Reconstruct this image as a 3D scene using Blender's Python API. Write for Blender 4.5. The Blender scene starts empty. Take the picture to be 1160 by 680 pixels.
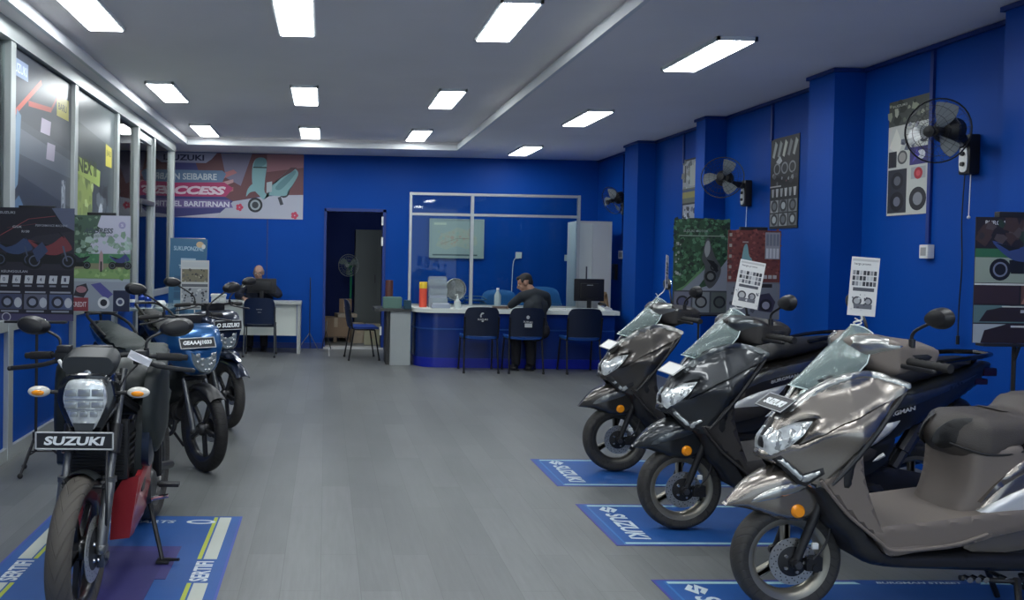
import bpy, bmesh, math, random
from mathutils import Vector, Matrix, geometry
random.seed(7)
PI = math.pi
SC = bpy.context.scene
COL = SC.collection
rad = math.radians

# ------------------------------------------------------------ camera
F_PX, PPX, PPY, CAM_H = 920.0, 403.0, 306.9, 1.5
def cam_axes(yaw, pit, roll):
    cy, sy = math.cos(yaw), math.sin(yaw)
    f = Vector((sy, cy, 0)); r = Vector((cy, -sy, 0)); u = Vector((0, 0, 1))
    cp, sp = math.cos(pit), math.sin(pit)
    f, u = f*cp - u*sp, u*cp + f*sp
    cr, sr = math.cos(roll), math.sin(roll)
    r, u = r*cr + u*sr, -r*sr + u*cr
    return r, u, f
CR, CU, CF = cam_axes(.0369, .0188, .0173)
cd = bpy.data.cameras.new('camera'); cam = bpy.data.objects.new('camera', cd); COL.objects.link(cam)
M3 = Matrix((CR, CU, -CF)).transposed()
cam.matrix_world = Matrix.Translation((0, 0, CAM_H)) @ M3.to_4x4()
cd.sensor_width = 36; cd.sensor_fit = 'HORIZONTAL'; cd.lens = F_PX/1160*36
cd.shift_x = (580-PPX)/1160; cd.shift_y = (PPY-340)/1160
cd.clip_start = .05; cd.clip_end = 100
SC.camera = cam

def make_trace(x0, y0):
    """read a side view outline off a plane y = y0 - off ; gives (u, z) in the bike's own frame"""
    def S(px, py, off=0.0):
        d = CF + CR*((px-PPX)/F_PX) - CU*((py-PPY)/F_PX)
        t = (y0-off)/d.y
        return (d.x*t - x0, CAM_H + d.z*t)
    return S
S = make_trace(1.994, 3.4)
SM = make_trace(1.994, 4.45)
def SL(pts, off=0.0, f=S): return [f(x, y, off) for x, y in pts]

# ------------------------------------------------------------ materials
MATS = {}
def mat(name, col, rough=.5, metal=0, coat=0, emis=0, trans=0, alpha=1, bump=0, bscale=60, var=0, vscale=4, spec=.5, ior=1.45, stretch=None):
    if name in MATS: return MATS[name]
    m = bpy.data.materials.new(name); m.use_nodes = True; MATS[name] = m
    nt = m.node_tree; b = nt.nodes['Principled BSDF']
    c = tuple(col)+(1,) if len(col) == 3 else col
    b.inputs['Base Color'].default_value = c
    b.inputs['Roughness'].default_value = rough
    b.inputs['Metallic'].default_value = metal
    b.inputs['Coat Weight'].default_value = coat
    b.inputs['Coat Roughness'].default_value = .08
    b.inputs['Specular IOR Level'].default_value = spec
    b.inputs['IOR'].default_value = ior
    b.inputs['Alpha'].default_value = alpha
    b.inputs['Transmission Weight'].default_value = trans
    if emis:
        b.inputs['Emission Color'].default_value = c
        b.inputs['Emission Strength'].default_value = emis
    if bump or var:
        tc = nt.nodes.new('ShaderNodeTexCoord'); src = tc.outputs['Object']
        if stretch:
            mp = nt.nodes.new('ShaderNodeMapping'); mp.inputs['Scale'].default_value = stretch
            nt.links.new(src, mp.inputs[0]); src = mp.outputs[0]
    if var:
        n = nt.nodes.new('ShaderNodeTexNoise'); n.inputs['Scale'].default_value = vscale; n.inputs['Detail'].default_value = 4
        nt.links.new(src, n.inputs['Vector'])
        r = nt.nodes.new('ShaderNodeMapRange'); r.inputs[1].default_value = .3; r.inputs[2].default_value = .7
        r.inputs[3].default_value = 1-var; r.inputs[4].default_value = 1+var
        nt.links.new(n.outputs['Fac'], r.inputs[0])
        h = nt.nodes.new('ShaderNodeHueSaturation'); h.inputs['Color'].default_value = c
        nt.links.new(r.outputs[0], h.inputs['Value']); nt.links.new(h.outputs[0], b.inputs['Base Color'])
    if bump:
        n = nt.nodes.new('ShaderNodeTexNoise'); n.inputs['Scale'].default_value = bscale; n.inputs['Detail'].default_value = 3
        nt.links.new(src, n.inputs['Vector'])
        bp = nt.nodes.new('ShaderNodeBump'); bp.inputs['Strength'].default_value = bump; bp.inputs['Distance'].default_value = .004
        nt.links.new(n.outputs['Fac'], bp.inputs['Height']); nt.links.new(bp.outputs[0], b.inputs['Normal'])
    return m
def hexc(s):
    v = [int(s[i:i+2], 16)/255 for i in (0, 2, 4)]
    return tuple(x/12.92 if x <= .04045 else ((x+.055)/1.055)**2.4 for x in v)
def ink(s, rough=.55, gain=1, desat=0):
    c = hexc(s)
    if gain == 1 and not desat and rough == .55: return mat('ink_'+s, c, rough)
    g = .3*c[0]+.55*c[1]+.15*c[2]
    return mat('ink_%s_%d_%d_%d' % (s, rough*100, gain*100, desat*100), tuple(min(.9, gain*(v+(g-v)*desat)) for v in c), rough)

# ------------------------------------------------------------ mesh helpers
def NB(): return bmesh.new()
def obj(name, bm, m, parent=None, ang=35, loc=None):
    me = bpy.data.meshes.new(name)
    bmesh.ops.recalc_face_normals(bm, faces=bm.faces[:]) if getattr(bm, 'recalc', True) else None
    bm.to_mesh(me); bm.free()
    for x in (m if isinstance(m, (list, tuple)) else [m]): me.materials.append(x)
    if ang:
        me.polygons.foreach_set('use_smooth', [True]*len(me.polygons))
        me.set_sharp_from_angle(angle=rad(ang))
    o = bpy.data.objects.new(name, me); COL.objects.link(o)
    if parent: o.parent = parent
    if loc: o.location = loc
    return o
def tag(o, label, cat, group=None, kind=None):
    o['label'] = label; o['category'] = cat
    if group: o['group'] = group
    if kind: o['kind'] = kind
    return o
def thing(name, label, cat, loc=(0, 0, 0), rz=0, group=None):
    o = bpy.data.objects.new(name, None); COL.objects.link(o); o.empty_display_size = .1
    o.location = loc; o.rotation_euler = (0, 0, rz)
    return tag(o, label, cat, group)
def struct(name, bm, m, ang=0, parent=None):
    o = obj(name, bm, m, parent, ang)
    if not parent: o['kind'] = 'structure'
    return o
def dup(root, loc=None, rz=None, label=None):
    def rec(o, par):
        c = o.copy(); COL.objects.link(c); c.parent = par
        for ch in list(o.children): rec(ch, c)
        return c
    r = rec(root, None)
    if loc is not None: r.location = loc
    if rz is not None: r.rotation_euler = (0, 0, rz)
    if label: r['label'] = label
    return r
def box(bm, x0, x1, y0, y1, z0, z1, mi=0, bev=0, M=None):
    b = NB()
    bmesh.ops.create_cube(b, size=1)
    for v in b.verts: v.co = Vector(((x0+x1)/2+v.co.x*(x1-x0), (y0+y1)/2+v.co.y*(y1-y0), (z0+z1)/2+v.co.z*(z1-z0)))
    if bev: bmesh.ops.bevel(b, geom=b.edges[:], offset=bev, segments=2, affect='EDGES', profile=.7)
    return merge(bm, b, mi, M)
def merge(bm, b, mi=None, M=None):
    vm = {}
    for v in b.verts: vm[v] = bm.verts.new(M @ v.co if M else v.co)
    for f in b.faces:
        try:
            g = bm.faces.new([vm[v] for v in f.verts]); g.material_index = f.material_index if mi is None else mi; g.smooth = f.smooth
        except ValueError: pass
    b.free(); return bm
def basis(d):
    d = d.normalized(); a = Vector((0, 0, 1)) if abs(d.z) < .9 else Vector((1, 0, 0))
    x = a.cross(d).normalized(); return x, d.cross(x)
def tube(bm, pts, r, seg=10, mi=0, cap=True, sq=1.0, closed=False):
    P = [Vector(p) for p in pts]; n = len(P)
    R = r if isinstance(r, (list, tuple)) else [r]*n
    rings = []; X = None
    for i in range(n):
        a = P[(i-1) % n] if (closed or i) else P[0]; b = P[(i+1) % n] if (closed or i < n-1) else P[n-1]
        d = (b-a)
        if d.length < 1e-9: d = Vector((0, 0, 1))
        d.normalize()
        if X is None: X, Yv = basis(d)
        else:
            X = (X-d*X.dot(d)).normalized(); Yv = d.cross(X)
        rings.append([bm.verts.new(P[i]+(X*math.cos(t)+Yv*math.sin(t)*sq)*R[i]) for t in [2*PI*k/seg for k in range(seg)]])
    rng = n if closed else n-1
    for i in range(rng):
        A, B = rings[i], rings[(i+1) % n]
        for k in range(seg):
            f = bm.faces.new((A[k], A[(k+1) % seg], B[(k+1) % seg], B[k])); f.material_index = mi
    if cap and not closed:
        for q in (rings[0][::-1], rings[-1]): bm.faces.new(q).material_index = mi
    return bm
def lathe(bm, prof, c=(0, 0, 0), axis='Y', seg=32, mi=0, a0=0, a1=2*PI):
    """profile of (radius, along axis); closed around"""
    c = Vector(c); full = abs(a1-a0-2*PI) < 1e-6; N = seg if full else seg+1
    rings = []
    for k in range(N):
        t = a0+(a1-a0)*k/seg; cs, sn = math.cos(t), math.sin(t); ring = []
        for (r, h) in prof:
            p = {'Y': (r*cs, h, r*sn), 'Z': (r*cs, r*sn, h), 'X': (h, r*cs, r*sn)}[axis]
            ring.append(bm.verts.new(c+Vector(p)))
        rings.append(ring)
    for k in range(seg):
        A, B = rings[k], rings[(k+1) % N]
        for j in range(len(prof)-1):
            f = bm.faces.new((A[j], A[j+1], B[j+1], B[j])); f.material_index = mi
    bmesh.ops.remove_doubles(bm, verts=[v for r in rings for v in r], dist=1e-6)
    return bm
def ball(bm, c, r, seg=16, rings=10, mi=0, M=None):
    b = NB(); bmesh.ops.create_uvsphere(b, u_segments=seg, v_segments=rings, radius=1)
    R = r if isinstance(r, (tuple, list)) else (r, r, r)
    for v in b.verts: v.co = Vector(c)+ (M @ Vector((v.co.x*R[0], v.co.y*R[1], v.co.z*R[2])) if M else Vector((v.co.x*R[0], v.co.y*R[1], v.co.z*R[2])))
    return merge(bm, b, mi)
def prism(bm, pts, y0, y1, mi=0, plane='XZ'):
    """extrude a 2d polygon"""
    def T(p, h): return {'XZ': (p[0], h, p[1]), 'XY': (p[0], p[1], h), 'YZ': (h, p[0], p[1])}[plane]
    A = [bm.verts.new(T(p, y0)) for p in pts]; B = [bm.verts.new(T(p, y1)) for p in pts]; n = len(pts)
    bm.faces.new(A).material_index = mi; bm.faces.new(B[::-1]).material_index = mi
    for i in range(n): bm.faces.new((A[i], B[i], B[(i+1) % n], A[(i+1) % n])).material_index = mi
    return bm
def cr(pts, n=4, closed=True):
    """catmull-rom through pts; a point given twice is a corner"""
    P = [Vector(p) for p in pts]; N = len(P); out = []
    for i in range(N if closed else N-1):
        p1, p2 = P[i], P[(i+1) % N]
        if (p1-p2).length < 1e-7: continue
        p0 = P[i-1] if (closed or i) else p1
        p3 = P[(i+2) % N] if (closed or i+2 < N) else p2
        for k in range(n):
            t = k/n
            out.append(.5*((2*p1)+(p2-p0)*t+(2*p0-5*p1+4*p2-p3)*t*t+(3*p1-p0-3*p2+p3)*t**3))
    if not closed: out.append(P[-1])
    return out
def densify(P, step):
    out = []
    for i in range(len(P)):
        a, b = Vector(P[i]), Vector(P[(i+1) % len(P)]); L = (b-a).length
        if L < 1e-6: continue
        k = max(1, int(L/step+.5))
        out += [a+(b-a)*j/k for j in range(k)]
    return out
def edist(p, P):
    best = 9
    for i in range(len(P)):
        a = P[i]; b = P[(i+1) % len(P)]; ab = b-a; L = ab.length_squared
        t = 0 if L == 0 else max(0, min(1, (p-a).dot(ab)/L)); d = (p-a-ab*t).length
        if d < best: best = d
    return best
def inside(p, P):
    c = False; n = len(P)
    for i in range(n):
        a, b = P[i], P[i-1]
        if (a.y > p.y) != (b.y > p.y) and p.x < (b.x-a.x)*(p.y-a.y)/(b.y-a.y)+a.x: c = not c
    return c
def tri2d(out, step):
    B = densify(out, step); n = len(B)
    xs = [p.x for p in B]; ys = [p.y for p in B]; pts = list(B); D = [0]*n
    y = min(ys)+step*.5; row = 0
    while y < max(ys):
        x = min(xs)+(step*.5 if row % 2 else 0)
        while x < max(xs):
            p = Vector((x, y))
            if inside(p, B):
                d = edist(p, B)
                if d > step*.45: pts.append(p); D.append(d)
            x += step
        y += step*.866; row += 1
    r = geometry.delaunay_2d_cdt([p.to_2d() if hasattr(p, 'to_2d') else p for p in pts], [], [list(range(n))], 1, 1e-7)
    V, E_, Fc = r[0], r[1], r[2]
    D2 = [D[o[0]] if o else edist(v, B) for v, o in zip(V, r[3])]
    ec = {}
    for f in Fc:
        for i in range(len(f)):
            e = (f[i], f[(i+1) % len(f)]); ec[tuple(sorted(e))] = ec.get(tuple(sorted(e)), 0)+1
    bd = []
    for f in Fc:
        for i in range(len(f)):
            e = (f[i], f[(i+1) % len(f)])
            if ec[tuple(sorted(e))] == 1: bd.append(e)
    return V, Fc, D2, bd, B
class Surf:
    def __init__(s, out, W, r=.03, rim=.3, smooth=True, n=3):
        s.P = cr(out, n) if smooth else [Vector(p) for p in out]; s.W = W if callable(W) else (lambda u, z: W); s.r = r; s.rim = rim
    def prof(s, d): t = min(d/s.r, 1); return s.rim+(1-s.rim)*math.sqrt(max(0, 1-(1-t)**2))
    def __call__(s, u, z):
        p = Vector((u, z)); d = edist(p, s.P) if inside(p, s.P) else 0
        return s.W(u, z)*s.prof(d)
def puff(surf, step=.03, yc=0, bm=None, mi=0):
    bm = bm or NB(); V, Fc, D, bd, B = tri2d(surf.P, step)
    L = []; R = []
    for v, d in zip(V, D):
        w = surf.W(v.x, v.y)*surf.prof(d)
        L.append(bm.verts.new((v.x, yc-w, v.y))); R.append(bm.verts.new((v.x, yc+w, v.y)))
    for f in Fc:
        bm.faces.new([L[i] for i in f]).material_index = mi; bm.faces.new([R[i] for i in f][::-1]).material_index = mi
    for a, b in bd:
        try: bm.faces.new((L[b], L[a], R[a], R[b])).material_index = mi
        except ValueError: pass
    return bm
def patch(out, Y, th=.006, step=.025, sides=(-1, 1), smooth=True, r=.012, rim=.2, bm=None, mi=0, back=.004, n=3):
    """plate lying on the surface |y| = Y(u,z)"""
    bm = bm or NB(); P = cr(out, n) if smooth else [Vector(p) for p in out]
    V, Fc, D, bd, B = tri2d(P, step)
    yf = Y if callable(Y) else (lambda u, z: Y)
    ys = [yf(v.x, v.y) for v in V]
    for s in sides:
        A = []; C = []
        for v, d, w in zip(V, D, ys):
            t = min(d/r, 1); h = th*(rim+(1-rim)*math.sqrt(max(0, 1-(1-t)**2)))
            A.append(bm.verts.new((v.x, s*(w+h), v.y))); C.append(bm.verts.new((v.x, s*(w-back), v.y)))
        for f in Fc:
            bm.faces.new([A[i] for i in f]).material_index = mi; bm.faces.new([C[i] for i in f][::-1]).material_index = mi
        for a, b in bd:
            try: bm.faces.new((A[b], A[a], C[a], C[b])).material_index = mi
            except ValueError: pass
    return bm
def xf(bm, M):
    for v in bm.verts: v.co = M @ v.co
    return bm
def text_bm(s, w=None, h=None, ext=.001, shear=0, bold=.0, space=1.0):
    """lettering centred on the origin in the XZ plane facing -Y"""
    cu = bpy.data.curves.new('lettering', 'FONT'); cu.body = s; cu.size = 1; cu.extrude = .001; cu.shear = shear; cu.offset = bold
    cu.space_character = space; cu.resolution_u = 3
    o = bpy.data.objects.new('lettering', cu); COL.objects.link(o)
    bpy.context.view_layer.update()
    me = bpy.data.meshes.new_from_object(o.evaluated_get(bpy.context.evaluated_depsgraph_get()))
    bm = NB(); bm.from_mesh(me); bpy.data.meshes.remove(me)
    bpy.data.objects.remove(o); bpy.data.curves.remove(cu)
    if not bm.verts: return bm
    xs = [v.co.x for v in bm.verts]; ys = [v.co.y for v in bm.verts]
    W, H = max(xs)-min(xs), max(ys)-min(ys); cx, cy = (max(xs)+min(xs))/2, (max(ys)+min(ys))/2
    sy = h/H if h else w/W; sx = w/W if w else sy
    for v in bm.verts:
        v.co = Vector(((v.co.x-cx)*sx, -ext if v.co.z > 0 else 0, (v.co.y-cy)*sy))
    return bm
def emblem(bm, cx, cz, s, mi, y=0, ext=.001):
    """angular S mark, size s, in XZ"""
    a = [(-.5, .12), (0, .5), (.5, .12), (.28, .02), (0, .22), (-.12, .13), (.5, -.12), (.0, -.5), (-.5, -.12), (-.28, -.02), (0, -.22), (.12, -.13)]
    prism(bm, [(cx+p[0]*s, cz+p[1]*s) for p in a], y, y-ext, mi)

class Art:
    """flat printed sheet: layers of coloured shapes in one mesh, coordinates 0..1, facing -Y"""
    def __init__(s, w, h, bg='ffffff', t=.004, rough=.5, gain=1, desat=0):
        s.w, s.h = w, h; s.bm = NB(); s.m = []; s.k = 0; s.rough = rough; s.gain = gain; s.desat = desat
        box(s.bm, -w/2, w/2, 0, t, 0, h, s.c(bg))
    def c(s, col):
        if col not in s.m: s.m.append(col)
        return s.m.index(col)
    def T(s, x, y): return ((x-.5)*s.w, y*s.h)
    def poly(s, pts, col):
        s.k += 1; y = -.0003-.00002*s.k
        vs = [s.bm.verts.new((p[0], y, p[1])) for p in [s.T(*q) for q in pts]]
        f = s.bm.faces.new(vs); f.material_index = s.c(col)
        f.normal_update()
        if f.normal.y > 0: f.normal_flip()
        return s
    def blob(s, pts, col): return s.poly([tuple(q) for q in cr([Vector(p) for p in pts], 4)], col)
    def rect(s, x0, y0, x1, y1, col, sk=0): return s.poly([(x0, y0), (x1, y0), (x1+sk, y1), (x0+sk, y1)], col)
    def ell(s, cx, cy, rx, ry, col, n=20): return s.poly([(cx+rx*math.cos(2*PI*i/n), cy+ry*math.sin(2*PI*i/n)) for i in range(n)], col)
    def ring(s, cx, cy, r, col, col2, q=.65):
        a = s.w/s.h
        s.ell(cx, cy, r, r*a, col); return s.ell(cx, cy, r*q, r*q*a, col2)
    def text(s, t, x, y, w, h, col, bold=.01, shear=0):
        s.k += 1; b = text_bm(t, w*s.w, h*s.h, .00001, shear, bold); q = s.T(x, y)
        merge(s.bm, b, s.c(col), Matrix.Translation((q[0], -.0003-.00002*s.k, q[1]))); return s
    def line(s, a, b, th, col):
        A, B = Vector(a), Vector(b); d = (B-A); n = Vector((-d.y*s.h, d.x*s.w)).normalized()*th/2
        n = Vector((n.x/s.w, n.y/s.h))*s.w
        return s.poly([A+n, B+n, B-n, A-n], col)
    def blocks(s, x0, y0, x1, y1, rows, cols, pal, gap=.1):
        for i in range(rows):
            for j in range(cols):
                dx, dy = (x1-x0)/cols, (y1-y0)/rows
                s.rect(x0+dx*(j+gap/2), y0+dy*(i+gap/2), x0+dx*(j+1-gap/2), y0+dy*(i+1-gap/2), random.choice(pal))
        return s
    def noise(s, x0, y0, x1, y1, n, pal, size=.03):
        for i in range(n):
            x = random.uniform(x0, x1); y = random.uniform(y0, y1); k = random.uniform(.4, 1)*size
            s.poly([(x+k*random.uniform(.4, 1)*math.cos(a), y+k*s.w/s.h*random.uniform(.4, 1)*math.sin(a)) for a in (0, 1.1, 2.3, 3.6, 5)], random.choice(pal))
        return s
    def cycle(s, cx, cy, k, body, dark='16181c', light='9aa3ab', flip=1):
        """a small motorbike seen from the side, k = wheelbase in sheet widths"""
        a = s.w/s.h; X = lambda x: cx+flip*x*k; Y = lambda y: cy+y*k*a
        for wx in (-.5, .5):
            s.ell(X(wx), Y(.24), .25*k, .25*k*a, dark); s.ell(X(wx), Y(.24), .17*k, .17*k*a, light); s.ell(X(wx), Y(.24), .13*k, .13*k*a, dark)
        s.poly([(X(-.3), Y(.15)), (X(.25), Y(.15)), (X(.3), Y(.45)), (X(-.3), Y(.55))], dark)
        s.blob([(X(-.62), Y(.62)), (X(-.42), Y(.95)), (X(-.3), Y(.98)), (X(.1), Y(.72)), (X(.7), Y(.88)), (X(.3), Y(.5)), (X(-.1), Y(.42)), (X(-.35), Y(.5))], body)
        s.poly([(X(.05), Y(.72)), (X(.62), Y(.84)), (X(.3), Y(.66))], dark)
        s.poly([(X(-.5), Y(.24)), (X(-.38), Y(.7)), (X(-.32), Y(.7)), (X(-.45), Y(.24))], light)
        s.line((X(-.38), Y(.95)), (X(-.22), Y(1.12)), .03*k, dark)
        return s
    def done(s, name, parent=None, label=None, cat=None, group=None, loc=None, rz=0, tilt=0):
        o = obj(name, s.bm, [ink(c, s.rough, s.gain, s.desat) for c in s.m], parent, 0)
        if label: tag(o, label, cat, group)
        if loc: o.location = loc
        o.rotation_euler = (tilt, 0, rz)
        return o
# ------------------------------------------------------------ surfaces
def floor_mat():
    m = bpy.data.materials.new('vinyl_planks'); m.use_nodes = True; nt = m.node_tree; b = nt.nodes['Principled BSDF']
    N = nt.nodes.new; L = nt.links.new
    tc = N('ShaderNodeTexCoord'); mp = N('ShaderNodeMapping'); mp.inputs['Rotation'].default_value = (0, 0, PI/2)
    L(tc.outputs['Object'], mp.inputs[0])
    br = N('ShaderNodeTexBrick'); br.inputs['Scale'].default_value = 1; br.inputs['Brick Width'].default_value = 1.2; br.inputs['Row Height'].default_value = .18
    br.inputs['Mortar Size'].default_value = .0012; br.inputs['Color1'].default_value = (.112, .118, .118, 1); br.inputs['Color2'].default_value = (.14, .146, .146, 1)
    br.inputs['Mortar'].default_value = (.085, .09, .09, 1); br.offset = .37; br.inputs['Bias'].default_value = 0
    L(mp.outputs[0], br.inputs['Vector'])
    m2 = N('ShaderNodeMapping'); m2.inputs['Scale'].default_value = (16, 1.3, 1); L(tc.outputs['Object'], m2.inputs[0])
    n1 = N('ShaderNodeTexNoise'); n1.inputs['Scale'].default_value = 2.2; n1.inputs['Detail'].default_value = 6; n1.inputs['Roughness'].default_value = .65; L(m2.outputs[0], n1.inputs['Vector'])
    m3 = N('ShaderNodeMapping'); m3.inputs['Scale'].default_value = (1.2, .5, 1); m3.inputs['Rotation'].default_value = (0, 0, .4); L(tc.outputs['Object'], m3.inputs[0])
    n2 = N('ShaderNodeTexNoise'); n2.inputs['Scale'].default_value = 1.4; n2.inputs['Detail'].default_value = 5; L(m3.outputs[0], n2.inputs['Vector'])
    ad = N('ShaderNodeMath'); ad.operation = 'ADD'; L(n1.outputs['Fac'], ad.inputs[0]); L(n2.outputs['Fac'], ad.inputs[1])
    mr = N('ShaderNodeMapRange'); mr.inputs[1].default_value = .7; mr.inputs[2].default_value = 1.3; mr.inputs[3].default_value = .78; mr.inputs[4].default_value = 1.25; L(ad.outputs[0], mr.inputs[0])
    hs = N('ShaderNodeHueSaturation'); L(br.outputs['Color'], hs.inputs['Color']); L(mr.outputs[0], hs.inputs['Value']); L(hs.outputs[0], b.inputs['Base Color'])
    rr = N('ShaderNodeMapRange'); rr.inputs[3].default_value = .32; rr.inputs[4].default_value = .5; L(n1.outputs['Fac'], rr.inputs[0]); L(rr.outputs[0], b.inputs['Roughness'])
    bp = N('ShaderNodeBump'); bp.inputs['Strength'].default_value = .12; bp.inputs['Distance'].default_value = .002; L(n1.outputs['Fac'], bp.inputs['Height']); L(bp.outputs[0], b.inputs['Normal'])
    b.inputs['Specular IOR Level'].default_value = .4
    return m
M_floor = floor_mat()
BLUE = (.002, .055, .31)
M_wall = mat('blue_wall_paint', BLUE, .5, bump=.15, bscale=30, var=.07, vscale=.8, spec=.14)
M_ceil = mat('ceiling_paint', (.93, .90, .90), .8, bump=.1, bscale=12, var=.03, vscale=1)
M_cove = mat('cove_paint', (.8, .82, .83), .6)
M_alu = mat('satin_aluminium', (.5, .53, .52), .38, metal=.55)
def glass_mat():
    m = bpy.data.materials.new('sheet_glass'); m.use_nodes = True; nt = m.node_tree; N = nt.nodes.new; nt.nodes.remove(nt.nodes['Principled BSDF'])
    tr = N('ShaderNodeBsdfTransparent'); tr.inputs[0].default_value = (.80, .88, .88, 1); gl = N('ShaderNodeBsdfGlossy'); gl.inputs['Roughness'].default_value = .02
    fr = N('ShaderNodeFresnel'); fr.inputs[0].default_value = 1.35; mx = N('ShaderNodeMixShader'); L = nt.links.new
    L(fr.outputs[0], mx.inputs[0]); L(tr.outputs[0], mx.inputs[1]); L(gl.outputs[0], mx.inputs[2]); L(mx.outputs[0], nt.nodes['Material Output'].inputs[0]); return m
M_glass = glass_mat()
M_lamp = mat('lamp_diffuser', (.93, .98, 1), .5, emis=17)
M_white = mat('white_plastic', (.68, .7, .69), .4)
M_lampframe = mat('white_enamel', (.75, .77, .78), .4)
M_black = mat('black_plastic', (.012, .012, .014), .42)
M_blackg = mat('gloss_black', (.008, .009, .011), .12, coat=.6)
M_rubber = mat('rubber', (.018, .017, .017), .7, bump=.2, bscale=200)
M_steel = mat('steel', (.55, .55, .55), .25, metal=1)
M_dsteel = mat('dark_steel', (.12, .12, .13), .35, metal=.9)
M_chrome = mat('chrome', (.8, .8, .8), .08, metal=1)
M_greyc = mat('grey_laminate', (.33, .36, .36), .5, var=.03)
M_whitel = mat('white_laminate', (.62, .66, .62), .45)
M_dark = mat('dark_void', (.01, .01, .012), .9)

# ------------------------------------------------------------ room shell
XL, XR, YB, YF, ZS, ZR = -2.28, 4.38, 13.0, -4.0, 3.1, 3.22
XO = -4.6
bm = NB(); box(bm, XO, XR+.2, YF, 16.2, -.1, 0); struct('floor', bm, M_floor)
DX0, DX1, DZ = 0.0, .9, 2.2
bm = NB()
box(bm, XO, DX0, YB, YB+.15, 0, ZS+.3); box(bm, DX1, XR+.15, YB, YB+.15, 0, ZS+.3); box(bm, DX0, DX1, YB, YB+.15, DZ, ZS+.3)
struct('wall_back', bm, M_wall)
bm = NB()
box(bm, XR, XR+.15, YF, YB, 0, ZS+.3)
for y0, y1, x in ((10.72, 11.2, 4.14), (8.8, 9.02, 4.14), (6.5, 6.85, 4.12), (4.35, 4.86, 4.14), (2.1, 2.5, 4.14), (-.3, .1, 4.14)):
    box(bm, x, XR, y0, y1, 0, ZS)
struct('wall_right', bm, M_wall)
bm = NB(); box(bm, XO-.1, XO, YF, YB+.1, 0, ZS+.3); struct('wall_left', bm, M_wall)
# inner room behind the doorway
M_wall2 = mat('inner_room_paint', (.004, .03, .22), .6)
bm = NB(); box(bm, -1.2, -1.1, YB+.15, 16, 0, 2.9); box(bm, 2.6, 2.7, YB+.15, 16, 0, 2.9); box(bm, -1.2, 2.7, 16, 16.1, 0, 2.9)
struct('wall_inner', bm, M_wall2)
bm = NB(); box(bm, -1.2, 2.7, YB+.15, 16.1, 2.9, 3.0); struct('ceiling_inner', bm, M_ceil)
# ceiling : dropped border at ZS, raised tray at ZR
RX0, RX1, RY0, RY1 = -2.1, 1.96, -3.0, 12.12
bm = NB()
box(bm, XO, RX0, YF, YB+.15, ZS, ZS+.3); box(bm, RX1, XR+.15, YF, YB+.15, ZS, ZS+.3)
box(bm, RX0, RX1, YF, RY0, ZS, ZS+.3); box(bm, RX0, RX1, RY1, YB+.15, ZS, ZS+.3)
box(bm, RX0, RX1, RY0, RY1, ZR, ZS+.3)
struct('ceiling', bm, M_ceil)
bm = NB(); t = .035
box(bm, RX1-t, RX1+.002, RY0, RY1, ZS-.004, ZS+.075); box(bm, RX0-.002, RX0+t, RY0, RY1, ZS-.004, ZS+.075)
box(bm, RX0, RX1, RY1-t, RY1+.002, ZS-.004, ZS+.075)
struct('trim_1', bm, M_cove)
# slim cornice and seams on the right wall
M_trimb = mat('blue_trim', (.006, .03, .19), .4)
bm = NB()
box(bm, XR-.03, XR, YF, YB, ZS-.035, ZS-.005)
for y0, y1, x in ((10.72, 11.2, 4.14), (8.8, 9.02, 4.14), (6.5, 6.85, 4.12), (4.35, 4.86, 4.14)):
    box(bm, x-.02, XR, y0-.02, y1+.02, ZS-.035, ZS-.005)
struct('trim_2', bm, M_trimb)
bm = NB()
for y in (9.85, 7.87): box(bm, XR-.02, XR, y-.015, y+.015, 2.7, ZS)
box(bm, XR-.02, XR, 5.735, 5.765, 1.66, ZS); box(bm, XR-.02, XR, 11.85, 11.87, 1.65, ZS)
box(bm, -.95, -.93, YB-.006, YB, 0, ZS)
struct('trim_3', bm, M_trimb)
bm = NB(); box(bm, XO, DX0-.05, YB-.012, YB, 0, .09); box(bm, DX1+.05, XR, YB-.012, YB, 0, .09); struct('baseboard_back', bm, M_trimb)
bm = NB(); box(bm, .06, .08, 12.0, 13.0, .0, .004); box(bm, -.02, .94, 12.96, 13.2, 0, .03); struct('trim_4', bm, mat('threshold_metal', (.5, .5, .5), .4, metal=.3))
bm = NB(); box(bm, -.6, .6, -.08, .08, -.03, 0); sl = obj('store_room_fill', bm, mat('dim_fill_glow', (.8, .9, 1), .5, emis=2.2), None, 0, (1.0, 14.6, 2.9)); tag(sl, 'tube lamp on the ceiling of the store room behind the doorway', 'ceiling light')  # unseen glowing box added to lift the dark store room
# doorway frame
bm = NB(); box(bm, DX0-.04, DX0, YB-.02, YB+.17, 0, DZ+.04); box(bm, DX1, DX1+.05, YB-.02, YB+.17, 0, DZ+.04); box(bm, DX0-.04, DX1+.05, YB-.02, YB+.17, DZ, DZ+.05)
d1 = struct('door_1', bm, M_trimb)
for z in (2.06, 1.73, .3):
    bm = NB(); box(bm, DX1-.014, DX1+.008, YB-.035, YB-.018, z-.07, z+.07); tube(bm, [(DX1-.016, YB-.03, z-.07), (DX1-.016, YB-.03, z+.07)], .008); obj('hinge', bm, M_white, d1)

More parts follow.
